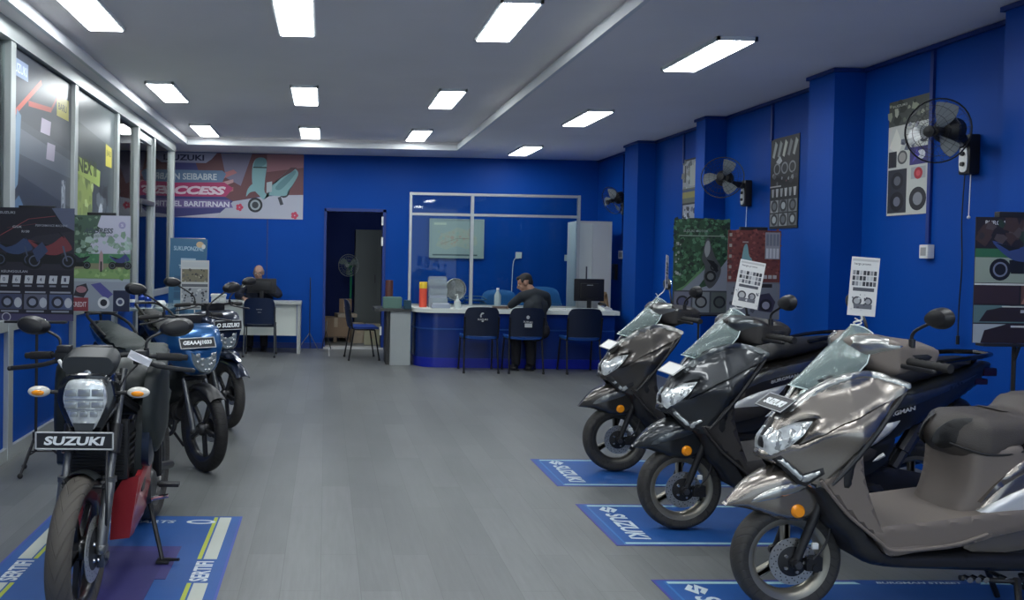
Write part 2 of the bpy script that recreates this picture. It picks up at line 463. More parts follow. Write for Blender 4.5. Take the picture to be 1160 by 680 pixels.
# ------------------------------------------------------------ glazed left side
PY = [-3.9, -1.2, 1.45, 3.0, 4.45, 5.86, 7.32, 8.78, 9.72, 10.62, 11.95]
SILL = .96; ZT = 3.0
wn = 1
for i in range(len(PY)-1):
    a, b = PY[i], PY[i+1]; isdoor = (i == 8)
    bm = NB()
    box(bm, XL-.05, XL+.05, a-.045, a+.045, 0, ZT, 0, .004)
    if i == len(PY)-2: box(bm, XL-.05, XL+.05, b-.05, b+.05, 0, ZS, 0, .004)
    if isdoor:
        for y in (a+.09, b-.09): box(bm, XL-.03, XL+.03, y-.04, y+.04, .03, ZT-.05)
        box(bm, XL-.03, XL+.03, a+.09, b-.09, .03, .15); box(bm, XL-.03, XL+.03, a+.09, b-.09, ZT-.14, ZT-.05)
        f = struct('door_2', bm, M_alu)
        bm = NB(); box(bm, XL+.03, XL+.07, a+.1, b-.1, 2.08, 2.14, 0, .006); box(bm, XL+.03, XL+.05, a+.16, a+.19, 1.98, 2.1); obj('door_closer', bm, M_dsteel, f)
        bm = NB(); box(bm, XL-.004, XL+.004, a+.12, b-.12, .14, ZT-.1); obj('pane', bm, M_glass, f)
        continue
    box(bm, XL-.045, XL+.045, a, b, SILL-.04, SILL+.04); box(bm, XL-.045, XL+.045, a, b, 0, .09)
    f = struct('window_%d' % wn, bm, M_alu); wn += 1
    bm = NB(); box(bm, XL-.02, XL+.015, a+.04, b-.04, .08, SILL-.03); obj('infill_panel', bm, M_wall, f)
    bm = NB(); box(bm, XL-.004, XL+.004, a+.04, b-.04, SILL+.03, ZT-.02); obj('pane', bm, M_glass, f)
bm = NB(); box(bm, XL-.06, XL+.06, YF, PY[-1]+.05, ZT-.03, ZS, 0); struct('trim_5', bm, M_alu)

# ------------------------------------------------------------ lights
def light_fixture(x, y, z, label, group):
    t = thing('ceiling_light', label, 'ceiling light', (x, y, z), 0, group)
    bm = NB(); w, l = .145, .49
    for a in ((-w, -w+.02, -l, l), (w-.02, w, -l, l), (-w, w, -l, -l+.02), (-w, w, l-.02, l)): box(bm, *a, -.03, .01)
    obj('frame', bm, M_lampframe, t, 0)
    bm = NB(); box(bm, -w+.02, w-.02, -l+.02, l-.02, -.034, .0); obj('diffuser', bm, M_lamp, t, 0)
    return t
rows = [5.95, 8.76, 11.4]
colx = [(-1.71, 'leftmost'), (-.25, 'second'), (1.27, 'third'), (2.89, 'rightmost')]
rn = ['nearest the viewer', 'in the middle', 'farthest back']
for x, cn in colx:
    z = ZR if x < 2 else ZS
    for j, y in enumerate(rows):
        yy = y-(.1 if x < 2 else -.15) if j == 0 else y+(.0 if x < 2 else .3)
        if cn == 'rightmost': yy = (6.17, 9.03, 11.85)[j]
        light_fixture(x, yy, z, 'oblong ceiling light %s, in the %s line%s' % (rn[j], cn, '' if x < 2 else ' over the scooters'), 'oblong ceiling lights')
for x, cn in colx:
    for y in (3.1, .35, -2.3):
        light_fixture(x, y, ZR if x < 2 else ZS, '%s of the oblong ceiling lights in the %s line, outside the frame' % ({3.1: 'first', .35: 'second', -2.3: 'third'}[y], cn), 'oblong ceiling lights')

# daylight from the open shopfront behind the viewer
w = bpy.data.worlds.new('world'); SC.world = w; w.use_nodes = True
w.node_tree.nodes['Background'].inputs[0].default_value = (.55, .68, .8, 1); w.node_tree.nodes['Background'].inputs[1].default_value = 1.0

# ------------------------------------------------------------ floor mats
def mat_sheet(w, l, layers, name, label, cat='floor mat', loc=(0, 0, 0), rz=0, group=None):
    """layers: (kind, args, colour) in metres, x across (0..w) y along (0..l)"""
    cs = []; bm = NB()
    def ci(c):
        if c not in cs: cs.append(c)
        return cs.index(c)
    box(bm, 0, w, 0, l, 0, .0015, ci('1c4e8f')); k = 0
    for kind, a, c in layers:
        k += 1; z = .0015+.0001*k
        if kind == 'r': box(bm, a[0], a[1], a[2], a[3], .001, z, ci(c))
        if kind == 'p': prism(bm, a, .002, z, ci(c), 'XY')
        if kind == 't':
            s, x, y, tw, th, ang, sh = a
            b = text_bm(s, tw, th, .0001, sh, .03); M = Matrix.Translation((x, y, z)) @ Matrix.Rotation(ang, 4, 'Z') @ Matrix.Rotation(-PI/2, 4, 'X')
            merge(bm, b, ci(c), M)
        if kind == 'e':
            x, y, s, ang = a; b = NB(); emblem(b, 0, 0, s, 0)
            merge(bm, b, ci(c), Matrix.Translation((x, y, z)) @ Matrix.Rotation(ang, 4, 'Z') @ Matrix.Rotation(-PI/2, 4, 'X'))
        if kind == 'o':
            x, y, rx, ry = a; prism(bm, [(x+rx*math.cos(2*PI*i/24), y+ry*math.sin(2*PI*i/24)) for i in range(24)], .002, z, ci(c), 'XY')
    ms = []
    for c in cs: ms.append(mat('mat_'+c, hexc(c), .55, bump=.1, bscale=150, var=.08, vscale=3))
    o = obj(name, bm, ms, None, 0, loc); o.rotation_euler = (0, 0, rz)
    return tag(o, label, cat, group)
def scooter_mat(y0, label):
    L = [('r', (.0, 2.6, .0, .012), '3d3a8a'), ('r', (.0, 2.6, .70, .712), '3d3a8a'), ('r', (0, .012, 0, .712), '3d3a8a'),
         ('r', (.05, 2.6, .025, .05), '93b7bd'), ('r', (.05, 2.6, .665, .69), '93b7bd'), ('r', (.05, .062, .03, .69), '2d68a5'),
         ('e', (.165, .60, .11, -PI/2), 'b9c6cc'), ('t', ('SUZUKI', .17, .31, .43, .11, -PI/2, .1), 'b9c6cc'),
         ('p', [(.98, .66), (1.55, .66), (1.6, .712), (.95, .712)], '1a4585'), ('t', ('BURGMAN STREET', 1.27, .68, .42, .022, 0, .2), 'b9c6cc')]
    return mat_sheet(2.6, .712, L, 'display_mat', label, loc=(1.55, y0, 0), group='blue mats under the scooters')
scooter_mat(3.02, 'blue printed floor mat under the nearest bronze scooter')
scooter_mat(4.18, 'blue printed floor mat under the black scooter in the middle')
scooter_mat(5.28, 'blue printed floor mat under the farthest scooter, nearest the counter')
def side(x, s):  # border band
    a = []
    def R(u0, u1, y0, y1, c): a.append(('r', (min(x+s*u0, x+s*u1), max(x+s*u0, x+s*u1), y0, y1), c))
    R(0, .012, 0, 2.1, '3b4c9a'); R(.06, .125, .0, 1.16, 'b3b8ae'); R(.06, .125, 1.45, 2.08, 'b3b8ae'); R(.135, .155, 0, 1.16, 'a9b43c'); R(.135, .155, 1.45, 2.08, 'a9b43c')
    a.append(('t', ('SERTIFI', x+s*.11, 1.30, .24, .085, PI/2, 0), 'c3ccd2')); a.append(('t', ('SERTIFI', x+s*.11, .5, .24, .085, PI/2, 0), '7f93a8'))
    return a
LM = side(1.08, -1)+side(0, 1)+[('t', ('GENUINE PARTS', .42, 2.0, .6, .045, 0, .2), 'c3ccd2'), ('o', (.86, 2.0, .08, .032), 'c3ccd2'), ('o', (.86, 2.0, .055, .02), '1c4e8f'),
      ('r', (.38, .82, 1.2, 1.62), '3a3470'), ('r', (.43, .77, .85, 1.55), '332f66')]
mat_sheet(1.08, 2.1, LM, 'display_mat', 'large blue floor mat with white and lime edge stripes under the red motorcycle', loc=(-1.53, 2.52, 0))

SC.view_settings.view_transform = 'Standard'; SC.view_settings.look = 'None'; SC.view_settings.gamma = 1; SC.view_settings.exposure = .75
# ------------------------------------------------------------ tyre tread material
def tyre_mat(name, n, depth, slant):
    m = bpy.data.materials.new(name); m.use_nodes = True; nt = m.node_tree; b = nt.nodes['Principled BSDF']; N = nt.nodes.new; L = nt.links.new
    b.inputs['Base Color'].default_value = (.04, .038, .036, 1) ; b.inputs['Roughness'].default_value = .62; b.inputs['Specular IOR Level'].default_value = .35
    tc = N('ShaderNodeTexCoord'); sx = N('ShaderNodeSeparateXYZ'); L(tc.outputs['Object'], sx.inputs[0])
    at = N('ShaderNodeMath'); at.operation = 'ARCTAN2'; L(sx.outputs[2], at.inputs[0]); L(sx.outputs[0], at.inputs[1])
    ab = N('ShaderNodeMath'); ab.operation = 'ABSOLUTE'; L(sx.outputs[1], ab.inputs[0])
    ml = N('ShaderNodeMath'); ml.operation = 'MULTIPLY_ADD'; L(at.outputs[0], ml.inputs[0]); ml.inputs[1].default_value = n; 
    k = N('ShaderNodeMath'); k.operation = 'MULTIPLY'; L(ab.outputs[0], k.inputs[0]); k.inputs[1].default_value = slant; L(k.outputs[0], ml.inputs[2])
    sn = N('ShaderNodeMath'); sn.operation = 'SINE'; L(ml.outputs[0], sn.inputs[0])
    gt = N('ShaderNodeMapRange'); gt.inputs[1].default_value = .86; gt.inputs[2].default_value = .94; L(sn.outputs[0], gt.inputs[0])
    bp = N('ShaderNodeBump'); bp.invert = True; bp.inputs['Strength'].default_value = depth; bp.inputs['Distance'].default_value = .006; L(gt.outputs[0], bp.inputs['Height']); L(bp.outputs[0], b.inputs['Normal'])
    return m
M_tyre = tyre_mat('tyre_rubber', 34, .8, 160)
M_tyre_b = tyre_mat('worn_tyre_rubber', 22, 1, 190); M_tyre_b.node_tree.nodes['Principled BSDF'].inputs['Base Color'].default_value = (.07, .062, .053, 1)
M_knob = tyre_mat('knobbly_tyre_rubber', 46, 1, 60); M_knob.node_tree.nodes['Principled BSDF'].inputs['Base Color'].default_value = (.016, .015, .015, 1)
M_disc = mat('brushed_disc', (.62, .61, .58), .35, metal=1, bump=.3, bscale=120)
M_amber = mat('amber_lens', (.9, .3, .01), .25, coat=.5)
M_lens = mat('clear_lens', (.72, .75, .75), .12, metal=.35, coat=1, bump=.25, bscale=45, var=.35, vscale=22)
M_lensd = mat('dark_lens', (.05, .055, .06), .1, coat=1)
M_chip = mat('light_reflector', (.42, .44, .44), .18, metal=.6)
M_red = mat('red_lens', (.02, .003, .004), .15, coat=.8)
M_wrap = mat('wrapped_clear_windscreen', (.45, .56, .55), .1, trans=.75, ior=1.3, bump=1, bscale=22, spec=1, stretch=(1, 3, .6))
M_cell = mat('crinkled_clear_film', (.8, .9, .9), .15, trans=.8, alpha=.5, bump=1, bscale=25)
M_silver = mat('silver_paint', (.66, .67, .67), .35, metal=.35, coat=.4)
M_mirror = mat('mirror_glass', (.6, .62, .64), .04, metal=1)
M_card = mat('card_white', (.72, .72, .7), .6)

def ring_prof(R, w, r_in, n=12, y0=0):
    """rounded tyre section from inner radius r_in, outer radius R, width w"""
    pts = [(r_in, -w*.36)]
    h = R-r_in
    for i in range(n+1):
        t = PI*i/n; pts.append((r_in+h*.45+h*.55*math.sin(t)**.8, -w/2*math.cos(t)*(1.0)))
    pts.append((r_in, w*.36)); pts.append((r_in, -w*.36)); return pts
def wheel(parent, name, x, z, R, w, rimr, spokes, m_rim, m_tyre, disc=0, discy=-.05, rz=0, sw=.02, seg=56, double=True, discm=None):
    bm = NB()
    lathe(bm, [(rimr-.018, -w*.33), (rimr+.004, -w*.38), (rimr+.004, -w*.30), (rimr-.02, -w*.2), (rimr-.026, 0), (rimr-.02, w*.2), (rimr+.004, w*.30), (rimr+.004, w*.38), (rimr-.018, w*.33), (rimr-.034, w*.12), (rimr-.034, -w*.12), (rimr-.018, -w*.33)], seg=seg)
    lathe(bm, [(0.001, -.045), (.03, -.045), (.045, -.03), (.05, 0), (.045, .03), (.03, .045), (.001, .045)], seg=20)
    for i in range(spokes):
        a = 2*PI*i/spokes+.5
        for da in ((-.11, .11) if double else (0,)):
            b = NB(); p = [(.035, -.014), (rimr-.02, -sw*.5), (rimr-.02, sw*.5), (.035, .014)]
            prism(b, [(q[0], q[1]) for q in p], -.014, .014, 0, 'XZ')
            bmesh.ops.bevel(b, geom=b.edges[:], offset=.004, segments=1, affect='EDGES')
            merge(bm, b, 0, Matrix.Rotation(a+da, 4, 'Y') @ Matrix.Translation((0, 0, 0)) @ Matrix.Rotation(-da*1.2, 4, 'Y'))
    o = obj(name, bm, m_rim, parent, 40, (x, 0, z)); o.rotation_euler = (0, 0, rz)
    bm = NB(); lathe(bm, ring_prof(R, w, rimr), seg=seg+16); obj('tire', bm, m_tyre, o, 50)
    bm = NB(); tube(bm, [(0, -.1, 0), (0, .1, 0)], .011, 10); tube(bm, [(0, -.106, 0), (0, -.09, 0)], .017, 6); obj('axle', bm, M_dsteel, o)
    if disc:
        bm = NB(); y = discy
        lathe(bm, [(disc*.62, y-.002), (disc, y-.002), (disc, y+.002), (disc*.62, y+.002), (disc*.62, y-.002)], seg=48)
        for i in range(48):   # drilled holes shown as dark plugs flush with the disc face
            a = 2*PI*i/48; r = disc*(.72, .82, .92)[i % 3]
            lathe(bm, [(.0001, 0), (.003, 0)], (r*math.cos(a), y-.0026, r*math.sin(a)), 'Y', 6, 1)
        lathe(bm, [(.02, y-.012), (disc*.5, y-.006), (disc*.64, y-.003), (disc*.64, y+.003), (.02, y+.01)], seg=30, mi=2)
        for i in range(5):
            a = 2*PI*i/5; r = disc*.42
            lathe(bm, [(.0001, -.006), (.007, -.006), (.009, 0)], (r*math.cos(a), y-.012, r*math.sin(a)), 'Y', 8, 3)
        obj('brake_disc', bm, [M_disc, M_dark, M_black, M_steel], o)
    return o

def number_plate(parent, M, w, h, s, tw, th, name='number_plate', m_plate=None, shear=0, label=None, blank=False):
    """M places the plate (XZ, facing -Y) in the parent's frame"""
    m_plate = m_plate or mat('plate_black', (.02, .021, .024), .4)
    bm = NB(); pts = [(-w/2, -h/2), (w/2, -h/2), (w/2+shear, h/2), (-w/2+shear, h/2)]
    prism(bm, pts, 0, .004); k = 1-.012/w*2; k2 = 1-.012/h*2
    for (a, b) in ((0, 1), (1, 2), (2, 3), (3, 0)):
        tube(bm, [(pts[a][0]*.985, -.001, pts[a][1]*.96), (pts[b][0]*.985, -.001, pts[b][1]*.96)], .0035 if w > .2 else .002, 6, 1)
    if not blank: merge(bm, text_bm(s, tw, th, .003, .15, .035), 2)
    xf(bm, M)
    o = obj(name, bm, [m_plate, mat('plate_rim', (.45, .46, .46), .35), mat('plate_letters', (.8, .82, .82), .4)], parent, 0)
    if label: o['label'] = label
    return o

def mirror_part(parent, base, elbow, head, r, side, tilt=0, thick=.022, n=None, shape=(1, .8)):
    bm = NB(); tube(bm, cr([base, elbow, head], 6, False), .0065, 8); tube(bm, [Vector(base)-Vector((0, 0, .015)), Vector(base)+Vector((0, 0, .02))], .012, 8)
    st = obj('mirror', bm, M_black, parent)
    n = Vector(n or (1, 0, 0)).normalized(); x, y = basis(n)   # n = direction the glass looks
    # horizontal axis first
    hx = Vector((0, 0, 1)).cross(n).normalized(); hz = n.cross(hx)
    c = Vector(head)+hz*.0+hx*0
    def R_(dx, dz, dn): return c+hx*dx+hz*dz+n*dn
    prof = []; N_ = 24
    bm = NB(); rings = []
    for k, (sc, dn) in enumerate(((.35, -thick*1.7), (.75, -thick*1.4), (.97, -thick*.5), (1.0, 0), (.93, .003))):
        ring = []
        for i in range(N_):
            a = 2*PI*i/N_; ca, sa = math.cos(a), math.sin(a)
            ex = ca; ez = sa*(1+.22*side*ca)
            dx = r*shape[0]*ex*sc; dz = r*shape[1]*ez*sc*(1-.25*side*ex*tilt)
            ring.append(bm.verts.new(R_(dx, dz+ex*side*tilt*r*.15, dn)))
        rings.append(ring)
    for A, B in zip(rings, rings[1:]):
        for i in range(N_): bm.faces.new((A[i], A[(i+1) % N_], B[(i+1) % N_], B[i]))
    bm.faces.new(rings[0]); bm.faces.new(rings[-1])
    h = obj('mirror_shell', bm, M_black, st)
    bm = NB(); ring = [bm.verts.new(R_(r*shape[0]*.88*math.cos(2*PI*i/N_), r*shape[1]*.88*math.sin(2*PI*i/N_), .0045)) for i in range(N_)]; bm.faces.new(ring)
    ring2 = [bm.verts.new(R_(r*shape[0]*.88*math.cos(2*PI*i/N_), r*shape[1]*.88*math.sin(2*PI*i/N_), .001)) for i in range(N_)]; bm.faces.new(ring2)
    for i in range(N_): bm.faces.new((ring[i], ring[(i+1) % N_], ring2[(i+1) % N_], ring2[i]))
    obj('mirror_glass', bm, M_mirror, st)
    return st

# ------------------------------------------------------------ maxi scooter (left side is -y, x runs backwards from the front hub)
def clampf(v, a, b): return max(a, min(b, v))
def SW(pts, W, f=S):
    out = []
    for x, y in pts:
        o = .1
        for k in range(6): u, z = f(x, y, o); o = .5*o+.5*W(u, z)
        out.append(f(x, y, o))
    return out
def pair(name, m, par, out, Y, ang=50, **k):
    r = None
    for s in (-1, 1): r = obj(name, patch(out, Y, sides=(s,), **k), m, par, ang)
    return r
def make_scooter(label, loc, paint, paint2, trim, rim, seatm, seatf, plate, detail=1.0, fl=None):
    t = thing('scooter', label, 'scooter', loc, 0, None)
    st = .026/detail
    M_in = trim
    R = .233
    wheel(t, 'front_wheel', 0, R, R, .092, .174, 3, rim, M_tyre, disc=.1, discy=-.055, sw=.03)
    wheel(t, 'rear_wheel', 1.33, .25, .25, .11, .174, 3, rim, M_tyre, disc=0, sw=.03)
    # fork
    bm = NB()
    for s in (-1, 1):
        tube(bm, [(0, s*.078, R), (.075, s*.078, .43), (.10, s*.078, .5)], [.016, .019, .019], 12)
        tube(bm, [(-.002, s*.07, R), (.0, s*.092, R)], .024, 12)
    tube(bm, [(.1, -.09, .5), (.1, .09, .5)], .02, 8); tube(bm, [(.1, 0, .48), (.22, 0, .86)], .024, 10)
    obj('fork', bm, M_black, t)
    bm = NB(); box(bm, .045, .115, -.085, -.045, .2, .262, 0, .008); tube(bm, [(.085, -.09, .215), (.085, -.05, .215)], .017, 10); tube(bm, [(.06, -.09, .245), (.06, -.05, .245)], .013, 10); box(bm, .02, .06, -.075, -.065, .255, .3, 1, .004)
    obj('brake_caliper', bm, [M_black, M_steel], t)
    bm = NB(); tube(bm, cr([(.07, -.085, .25), (.12, -.09, .32), (.14, -.085, .4), (.13, -.07, .5)], 5, False), .0045, 6); box(bm, .06, .085, -.1, -.085, .3, .325, 1, .003); obj('brake_hose', bm, [M_black, M_white], t)
    # front fender
    fo = SL([(828, 577), (828, 575), (838, 563), (851, 551), (868, 541), (888, 534), (915, 531), (945, 545), (965, 575), (968, 600), (968, 600), (945, 588), (925, 586), (905, 591), (885, 590), (865, 584), (848, 579)], .05)
    fs = Surf(fo, lambda u, z: clampf(.035+(u+.24)*.32, .03, .085), r=.05, rim=.55)
    obj('front_fender', puff(fs, st*.8), paint, t, 50)
    bm = NB(); patch(SL([(853, 572), (870, 556), (900, 546), (925, 546), (905, 556), (880, 564)], .07), fs, .008, st*.7, bm=bm); obj('fender_ridge', bm, paint2, t, 50)
    for s in (-1, 1):
        bm = NB(); u, z = S(903, 580, .08); lathe(bm, [(.0001, -.014), (.02, -.013), (.027, -.005), (.029, 0), (.029, .006)], (u, 0, z), 'Y', 24)
        if s > 0: xf(bm, Matrix.Scale(-1, 4, (0, 1, 0)))
        xf(bm, Matrix.Translation((0, s*(fs(u, z)+.003), 0))); obj('side_reflector', bm, M_amber, t)
    # nose core, dark
    def zc(u): return .80+(u-.05)*.40
    Wn = lambda u, z: clampf(.05+(u+.12)*.58, .035, .215)-clampf(.62*(z-zc(u)), 0, .085)*clampf((.42-u)/.15, 0, 1)
    SO = lambda P: [S(*p) for p in P]
    co = SW([(866, 508), (867, 494), (873, 482), (888, 463), (905, 452), (925, 442), (950, 431), (975, 426), (1003, 430), (1022, 440), (1000, 470), (975, 520), (965, 560), (935, 558), (905, 543), (880, 522)], lambda u, z: .8*Wn(u, z))
    obj('front_panel', puff(Surf(co, lambda u, z: Wn(u, z)-.016, r=.045, rim=.5), st), M_black, t, 50)
    # lower fairing then upper blade
    lo = SW([(866, 522), (868, 514), (890, 506), (915, 503), (950, 480), (985, 462), (1022, 446), (1022, 446), (1000, 478), (975, 510), (955, 536), (938, 554), (938, 554), (924, 556), (912, 549), (890, 531)], Wn)
    ls = Surf(lo, lambda u, z: Wn(u, z)+.002+.02*math.exp(-((z-.80+.0*u)/.05)**2), r=.03, rim=.75)
    pair('side_fairing', paint, t, lo, lambda u, z: ls.W(u, z)-.012, 60, th=.012, back=.05, step=st, r=.025)
    up = SW([(874, 492), (874, 492), (882, 474), (900, 456), (925, 441), (950, 430), (975, 424), (1000, 427), (1031, 437), (1031, 437), (1022, 448), (985, 466), (950, 482), (920, 498), (905, 505), (905, 505), (921, 482), (925, 475), (905, 477)], Wn)
    def Wu(u, z):
        a, b = Vector((.05, .80)), Vector((.37, .93))
        p = Vector((u, z)); ab = b-a; tt = clampf((p-a).dot(ab)/ab.length_squared, 0, 1); d = (p-a-ab*tt)
        return Wn(u, z)+.012+.016*math.exp(-(d.length/.035)**2)
    us = Surf(up, Wu, r=.03, rim=.72)
    pair('front_fairing', paint, t, up, lambda u, z: us.W(u, z)-.012, 60, th=.012, back=.06, step=st, r=.03)
    # silver edge along the top of the fairing
    ed = SW([(880, 476), (895, 459), (920, 442), (950, 428), (976, 421), (1003, 425), (1031, 436), (1031, 436), (1028, 442), (1000, 435), (975, 431), (950, 438), (925, 450), (903, 464)], Wn)
    pair('edge_trim', paint2, t, ed, lambda u, z: us.W(u, z)-.008, th=.008, step=st*.8, r=.008, back=.03)
    # black tube stands for the shadow band between fairing and leg shield
    for s in (-1, 1):
        q = [S(x, y, .205) for x, y in ((1027, 446), (1006, 474), (984, 503), (962, 530), (943, 551))]
        bm = NB(); tube(bm, cr([(u, s*.204, z) for u, z in q], 5, False), [.005+.009*math.sin(PI*k/20) for k in range(21)], 8); obj('seam_shadow', bm, M_black, t)
    # headlight, either side
    hl = SW([(869, 514), (867, 497), (874, 487), (890, 482), (921, 479), (912, 492), (898, 505), (882, 514), (874, 518)], Wn)
    hls = Surf(hl, lambda u, z: Wn(u, z)+.004, r=.03, rim=.75)
    h = pair('headlight', M_lens, t, hl, lambda u, z: Wn(u, z)-.002, 50, th=.006, back=.05, step=st*.6, r=.010, smooth=False)
    SC_ = lambda P, o: SW(P, Wn)
    for pts in ([(874, 512), (878, 490), (886, 487), (884, 512)], [(888, 509), (893, 486), (903, 483), (899, 502)], [(905, 497), (906, 482), (917, 481), (912, 491)]):
        pair('reflector', M_chip, h, SW(pts, Wn), lambda u, z: hls.W(u, z)-.002, th=.004, step=st*.6, smooth=False, r=.004)
    # daytime light, V shaped
    for pts in ([(878, 522), (886, 520), (912, 543), (906, 547)], [(906, 547), (908, 540), (928, 534), (930, 538), (914, 548)]):
        pair('running_light', M_chip, t, SW(pts, Wn), ls.W, th=.008, step=st*.6, smooth=False, r=.006)
    pair('running_light_bezel', M_black, t, SW([(874, 521), (884, 517), (909, 538), (932, 531), (934, 538), (912, 552), (905, 550)], Wn), ls.W, th=.004, step=st*.6, smooth=False, r=.006)
    # leg shield
    lg = SL([(1030, 441), (1030, 441), (1024, 458), (1006, 482), (985, 510), (983, 530), (986, 553), (997, 590), (1006, 612), (1011, 633), (1011, 633), (997, 616), (979, 600), (961, 582), (936, 549), (936, 549), (962, 528), (988, 496), (1010, 464)], .2)
    lgs = Surf(lg, lambda u, z: clampf(.165+(u-.05)*.18, .15, .205), r=.012, rim=.9)
    obj('leg_shield', puff(lgs, st), M_in, t, 32)
    dk = SL([(922, 552), (940, 572), (950, 600), (968, 620), (978, 638), (1007, 647), (1070, 650), (1160, 652), (1200, 645), (1200, 632), (1090, 630), (1012, 628), (985, 600), (960, 570), (940, 548)], .19)
    obj('belly_cover', puff(Surf(dk, lambda u, z: clampf(.148+(u-.05)*.18, .13, .19), r=.03, rim=.8, smooth=True), st*1.2), M_black, t, 50)
    # floorboard
    fb = SL([(992, 601), (1060, 592), (1180, 578), (1180, 596), (1122, 611), (1089, 621), (1040, 627), (1010, 632), (1000, 622)], .2)
    fbs = Surf(fb, .205, r=.008, rim=.96)
    obj('floorboard', puff(fbs, st), M_in, t, 30)
    pair('floorboard_edge', M_in, t, SL([(1002, 612), (1010, 621), (1040, 619), (1089, 616), (1120, 606), (1119, 611), (1089, 621), (1040, 626), (1008, 629)], .2), fbs, th=.006, step=st, r=.006)
    for s in (-1, 1):
        q = SL([(936, 549), (961, 583), (980, 601), (997, 616), (1005, 623), (1020, 625), (1060, 621), (1089, 616), (1118, 606)], .205)
        bm = NB(); tube(bm, cr([(u, s*clampf(.172+(u-.05)*.18, .15, .209), z) for u, z in q], 4, False), .007, 8); obj('edge_bead', bm, M_in, t)
    # under seat column and main body
    # tail half of the body in bike coordinates
    col_ = SO([(1073, 500, .02), (1073, 500, .02), (1071, 540, .03), (1062, 570, .04), (1055, 592, .05), (1062, 602, .1), (1090, 604, .14), (1110, 590, .15), (1160, 560, .15), (1160, 500, .15)])
    obj('under_seat_column', puff(Surf(col_, lambda u, z: .115+clampf((u-.55)*.2, 0, .06), r=.05, rim=.45), st), M_in, t, 50)
    body = [(.60, .37), (.60, .37), (.71, .50), (.78, .60), (.88, .72), (1.0, .78), (1.2, .83), (1.45, .90), (1.66, .965), (1.74, .95), (1.70, .90), (1.64, .83), (1.5, .74), (1.34, .66), (1.18, .58), (1.05, .47), (.98, .38), (.85, .35)]
    def Wb(u, z): return clampf(.16+.03*math.sin((u-.6)*2.2), .08, .19)*(1 if u < 1.2 else 1-.62*(u-1.2)/.55)
    bs = Surf(body, Wb, r=.05, rim=.6)
    obj('body_shell', puff(bs, st*1.1), paint, t, 50)
    sv = [(.625, .405), (.625, .405), (.76, .515), (.93, .60), (1.12, .655), (1.12, .655), (1.06, .58), (.92, .485), (.78, .43)]
    pair('side_panel', M_silver, t, sv, lambda u, z: Wb(u, z)+.002, th=.014, step=st*.7, r=.02, back=.03, n=2)
    pair('lower_body_panel', paint, t, [(.66, .33), (.68, .42), (.80, .435), (.92, .48), (1.04, .56), (1.1, .55), (1.05, .42), (.9, .33), (.75, .315)], lambda u, z: Wb(u, z)-.004, th=.006, step=st, r=.02, back=.04, n=2)
    pair('upper_body_panel', paint2 if fl else paint, t, [(.72, .52), (.82, .60), (.95, .67), (1.2, .74), (1.5, .84), (1.62, .9), (1.5, .86), (1.2, .80), (1.0, .75), (.86, .68)], lambda u, z: Wb(u, z)-.002, th=.01, step=st, r=.02, back=.05, n=2)
    nm = text_bm('BURGMAN', .2, .022, .002, .2, .02)
    xf(nm, Matrix.Translation((1.1, -.2, .7)) @ Matrix.Rotation(-.28, 4, 'Y')); obj('lettering', nm, M_silver, t, 0)
    # seat
    seat = SO([(1058, 500, .02), (1062, 487, .02), (1073, 476, .02), (1089, 468, .03), (1130, 466, .03)])+[(.88, .885), (.98, .88), (1.03, .93), (1.10, .95), (1.35, .965), (1.6, .985), (1.66, .97), (1.6, .94), (1.3, .85), (1.0, .79), (.93, .745)]+SO([(1135, 525, .15), (1112, 527, .14), (1094, 522, .12), (1075, 511, .08)])
    def Ws(u, z): return clampf(.08+(u-.6)*.55, .07, .165)*(1 if u < 1.2 else 1-.45*(u-1.2)/.45)
    ss = Surf(seat, Ws, r=.06, rim=.45)
    se = obj('seat', puff(ss, st), seatm, t, 60)
    pair('seat_nose', seatf, se, SO([(1058, 500, .05), (1063, 488, .05), (1075, 478, .05), (1090, 472, .05), (1082, 488, .08), (1079, 512, .1), (1066, 506, .08)]), lambda u, z: ss(u, z)+.001, th=.003, step=st*.7, r=.01)
    bm = NB(); tube(bm, cr([(.64, -.09, .75), (.68, -.13, .735), (.74, -.16, .72), (.85, -.17, .725), (1.0, -.165, .77)], 5, False), .005, 6); tube(bm, cr([(.64, .09, .75), (.68, .13, .735), (.74, .16, .72), (.85, .17, .725), (1.0, .165, .77)], 5, False), .005, 6)
    obj('seat_piping', bm, seatf, se)
    # tail
    bm = NB()
    for s in (-1, 1): tube(bm, cr([(1.3, s*.13, .95), (1.45, s*.14, .98), (1.62, s*.12, 1.0), (1.72, s*.06, 1.005)], 5, False), .014, 8)
    tube(bm, [(1.72, -.06, 1.005), (1.72, .06, 1.005)], .014, 8); obj('grab_rail', bm, M_blackg, t)
    bm = NB(); box(bm, 1.66, 1.74, -.09, .09, .885, .935, 0, .015); box(bm, 1.6, 1.68, -.1, .1, .84, .875, 0, .012); obj('tail_light', bm, M_red, t)
    obj('rear_fender', puff(Surf([(1.5, .74), (1.62, .74), (1.72, .60), (1.76, .45), (1.72, .44), (1.64, .58), (1.5, .66), (1.3, .58), (1.3, .62)], .07, r=.03), .04), M_black, t)
    # engine, transmission and muffler
    en = [(.75, .33), (.80, .42), (1.0, .40), (1.2, .37), (1.38, .33), (1.42, .25), (1.36, .18), (1.2, .18), (1.0, .21), (.85, .25)]
    bm = NB()
    for y in (-.12,): puff(Surf(en, .04, r=.03), .04, y, bm)
    lathe(bm, [(.0001, -.175), (.05, -.172), (.075, -.16), (.08, -.12)], (1.33, 0, .25), 'Y', 24); box(bm, .82, 1.15, -.1, .12, .24, .42, 0, .03)
    for i in range(5): box(bm, .86, .97, -.13, .13, .27+i*.03, .28+i*.03, 0)
    obj('engine', bm, M_black, t, 40)
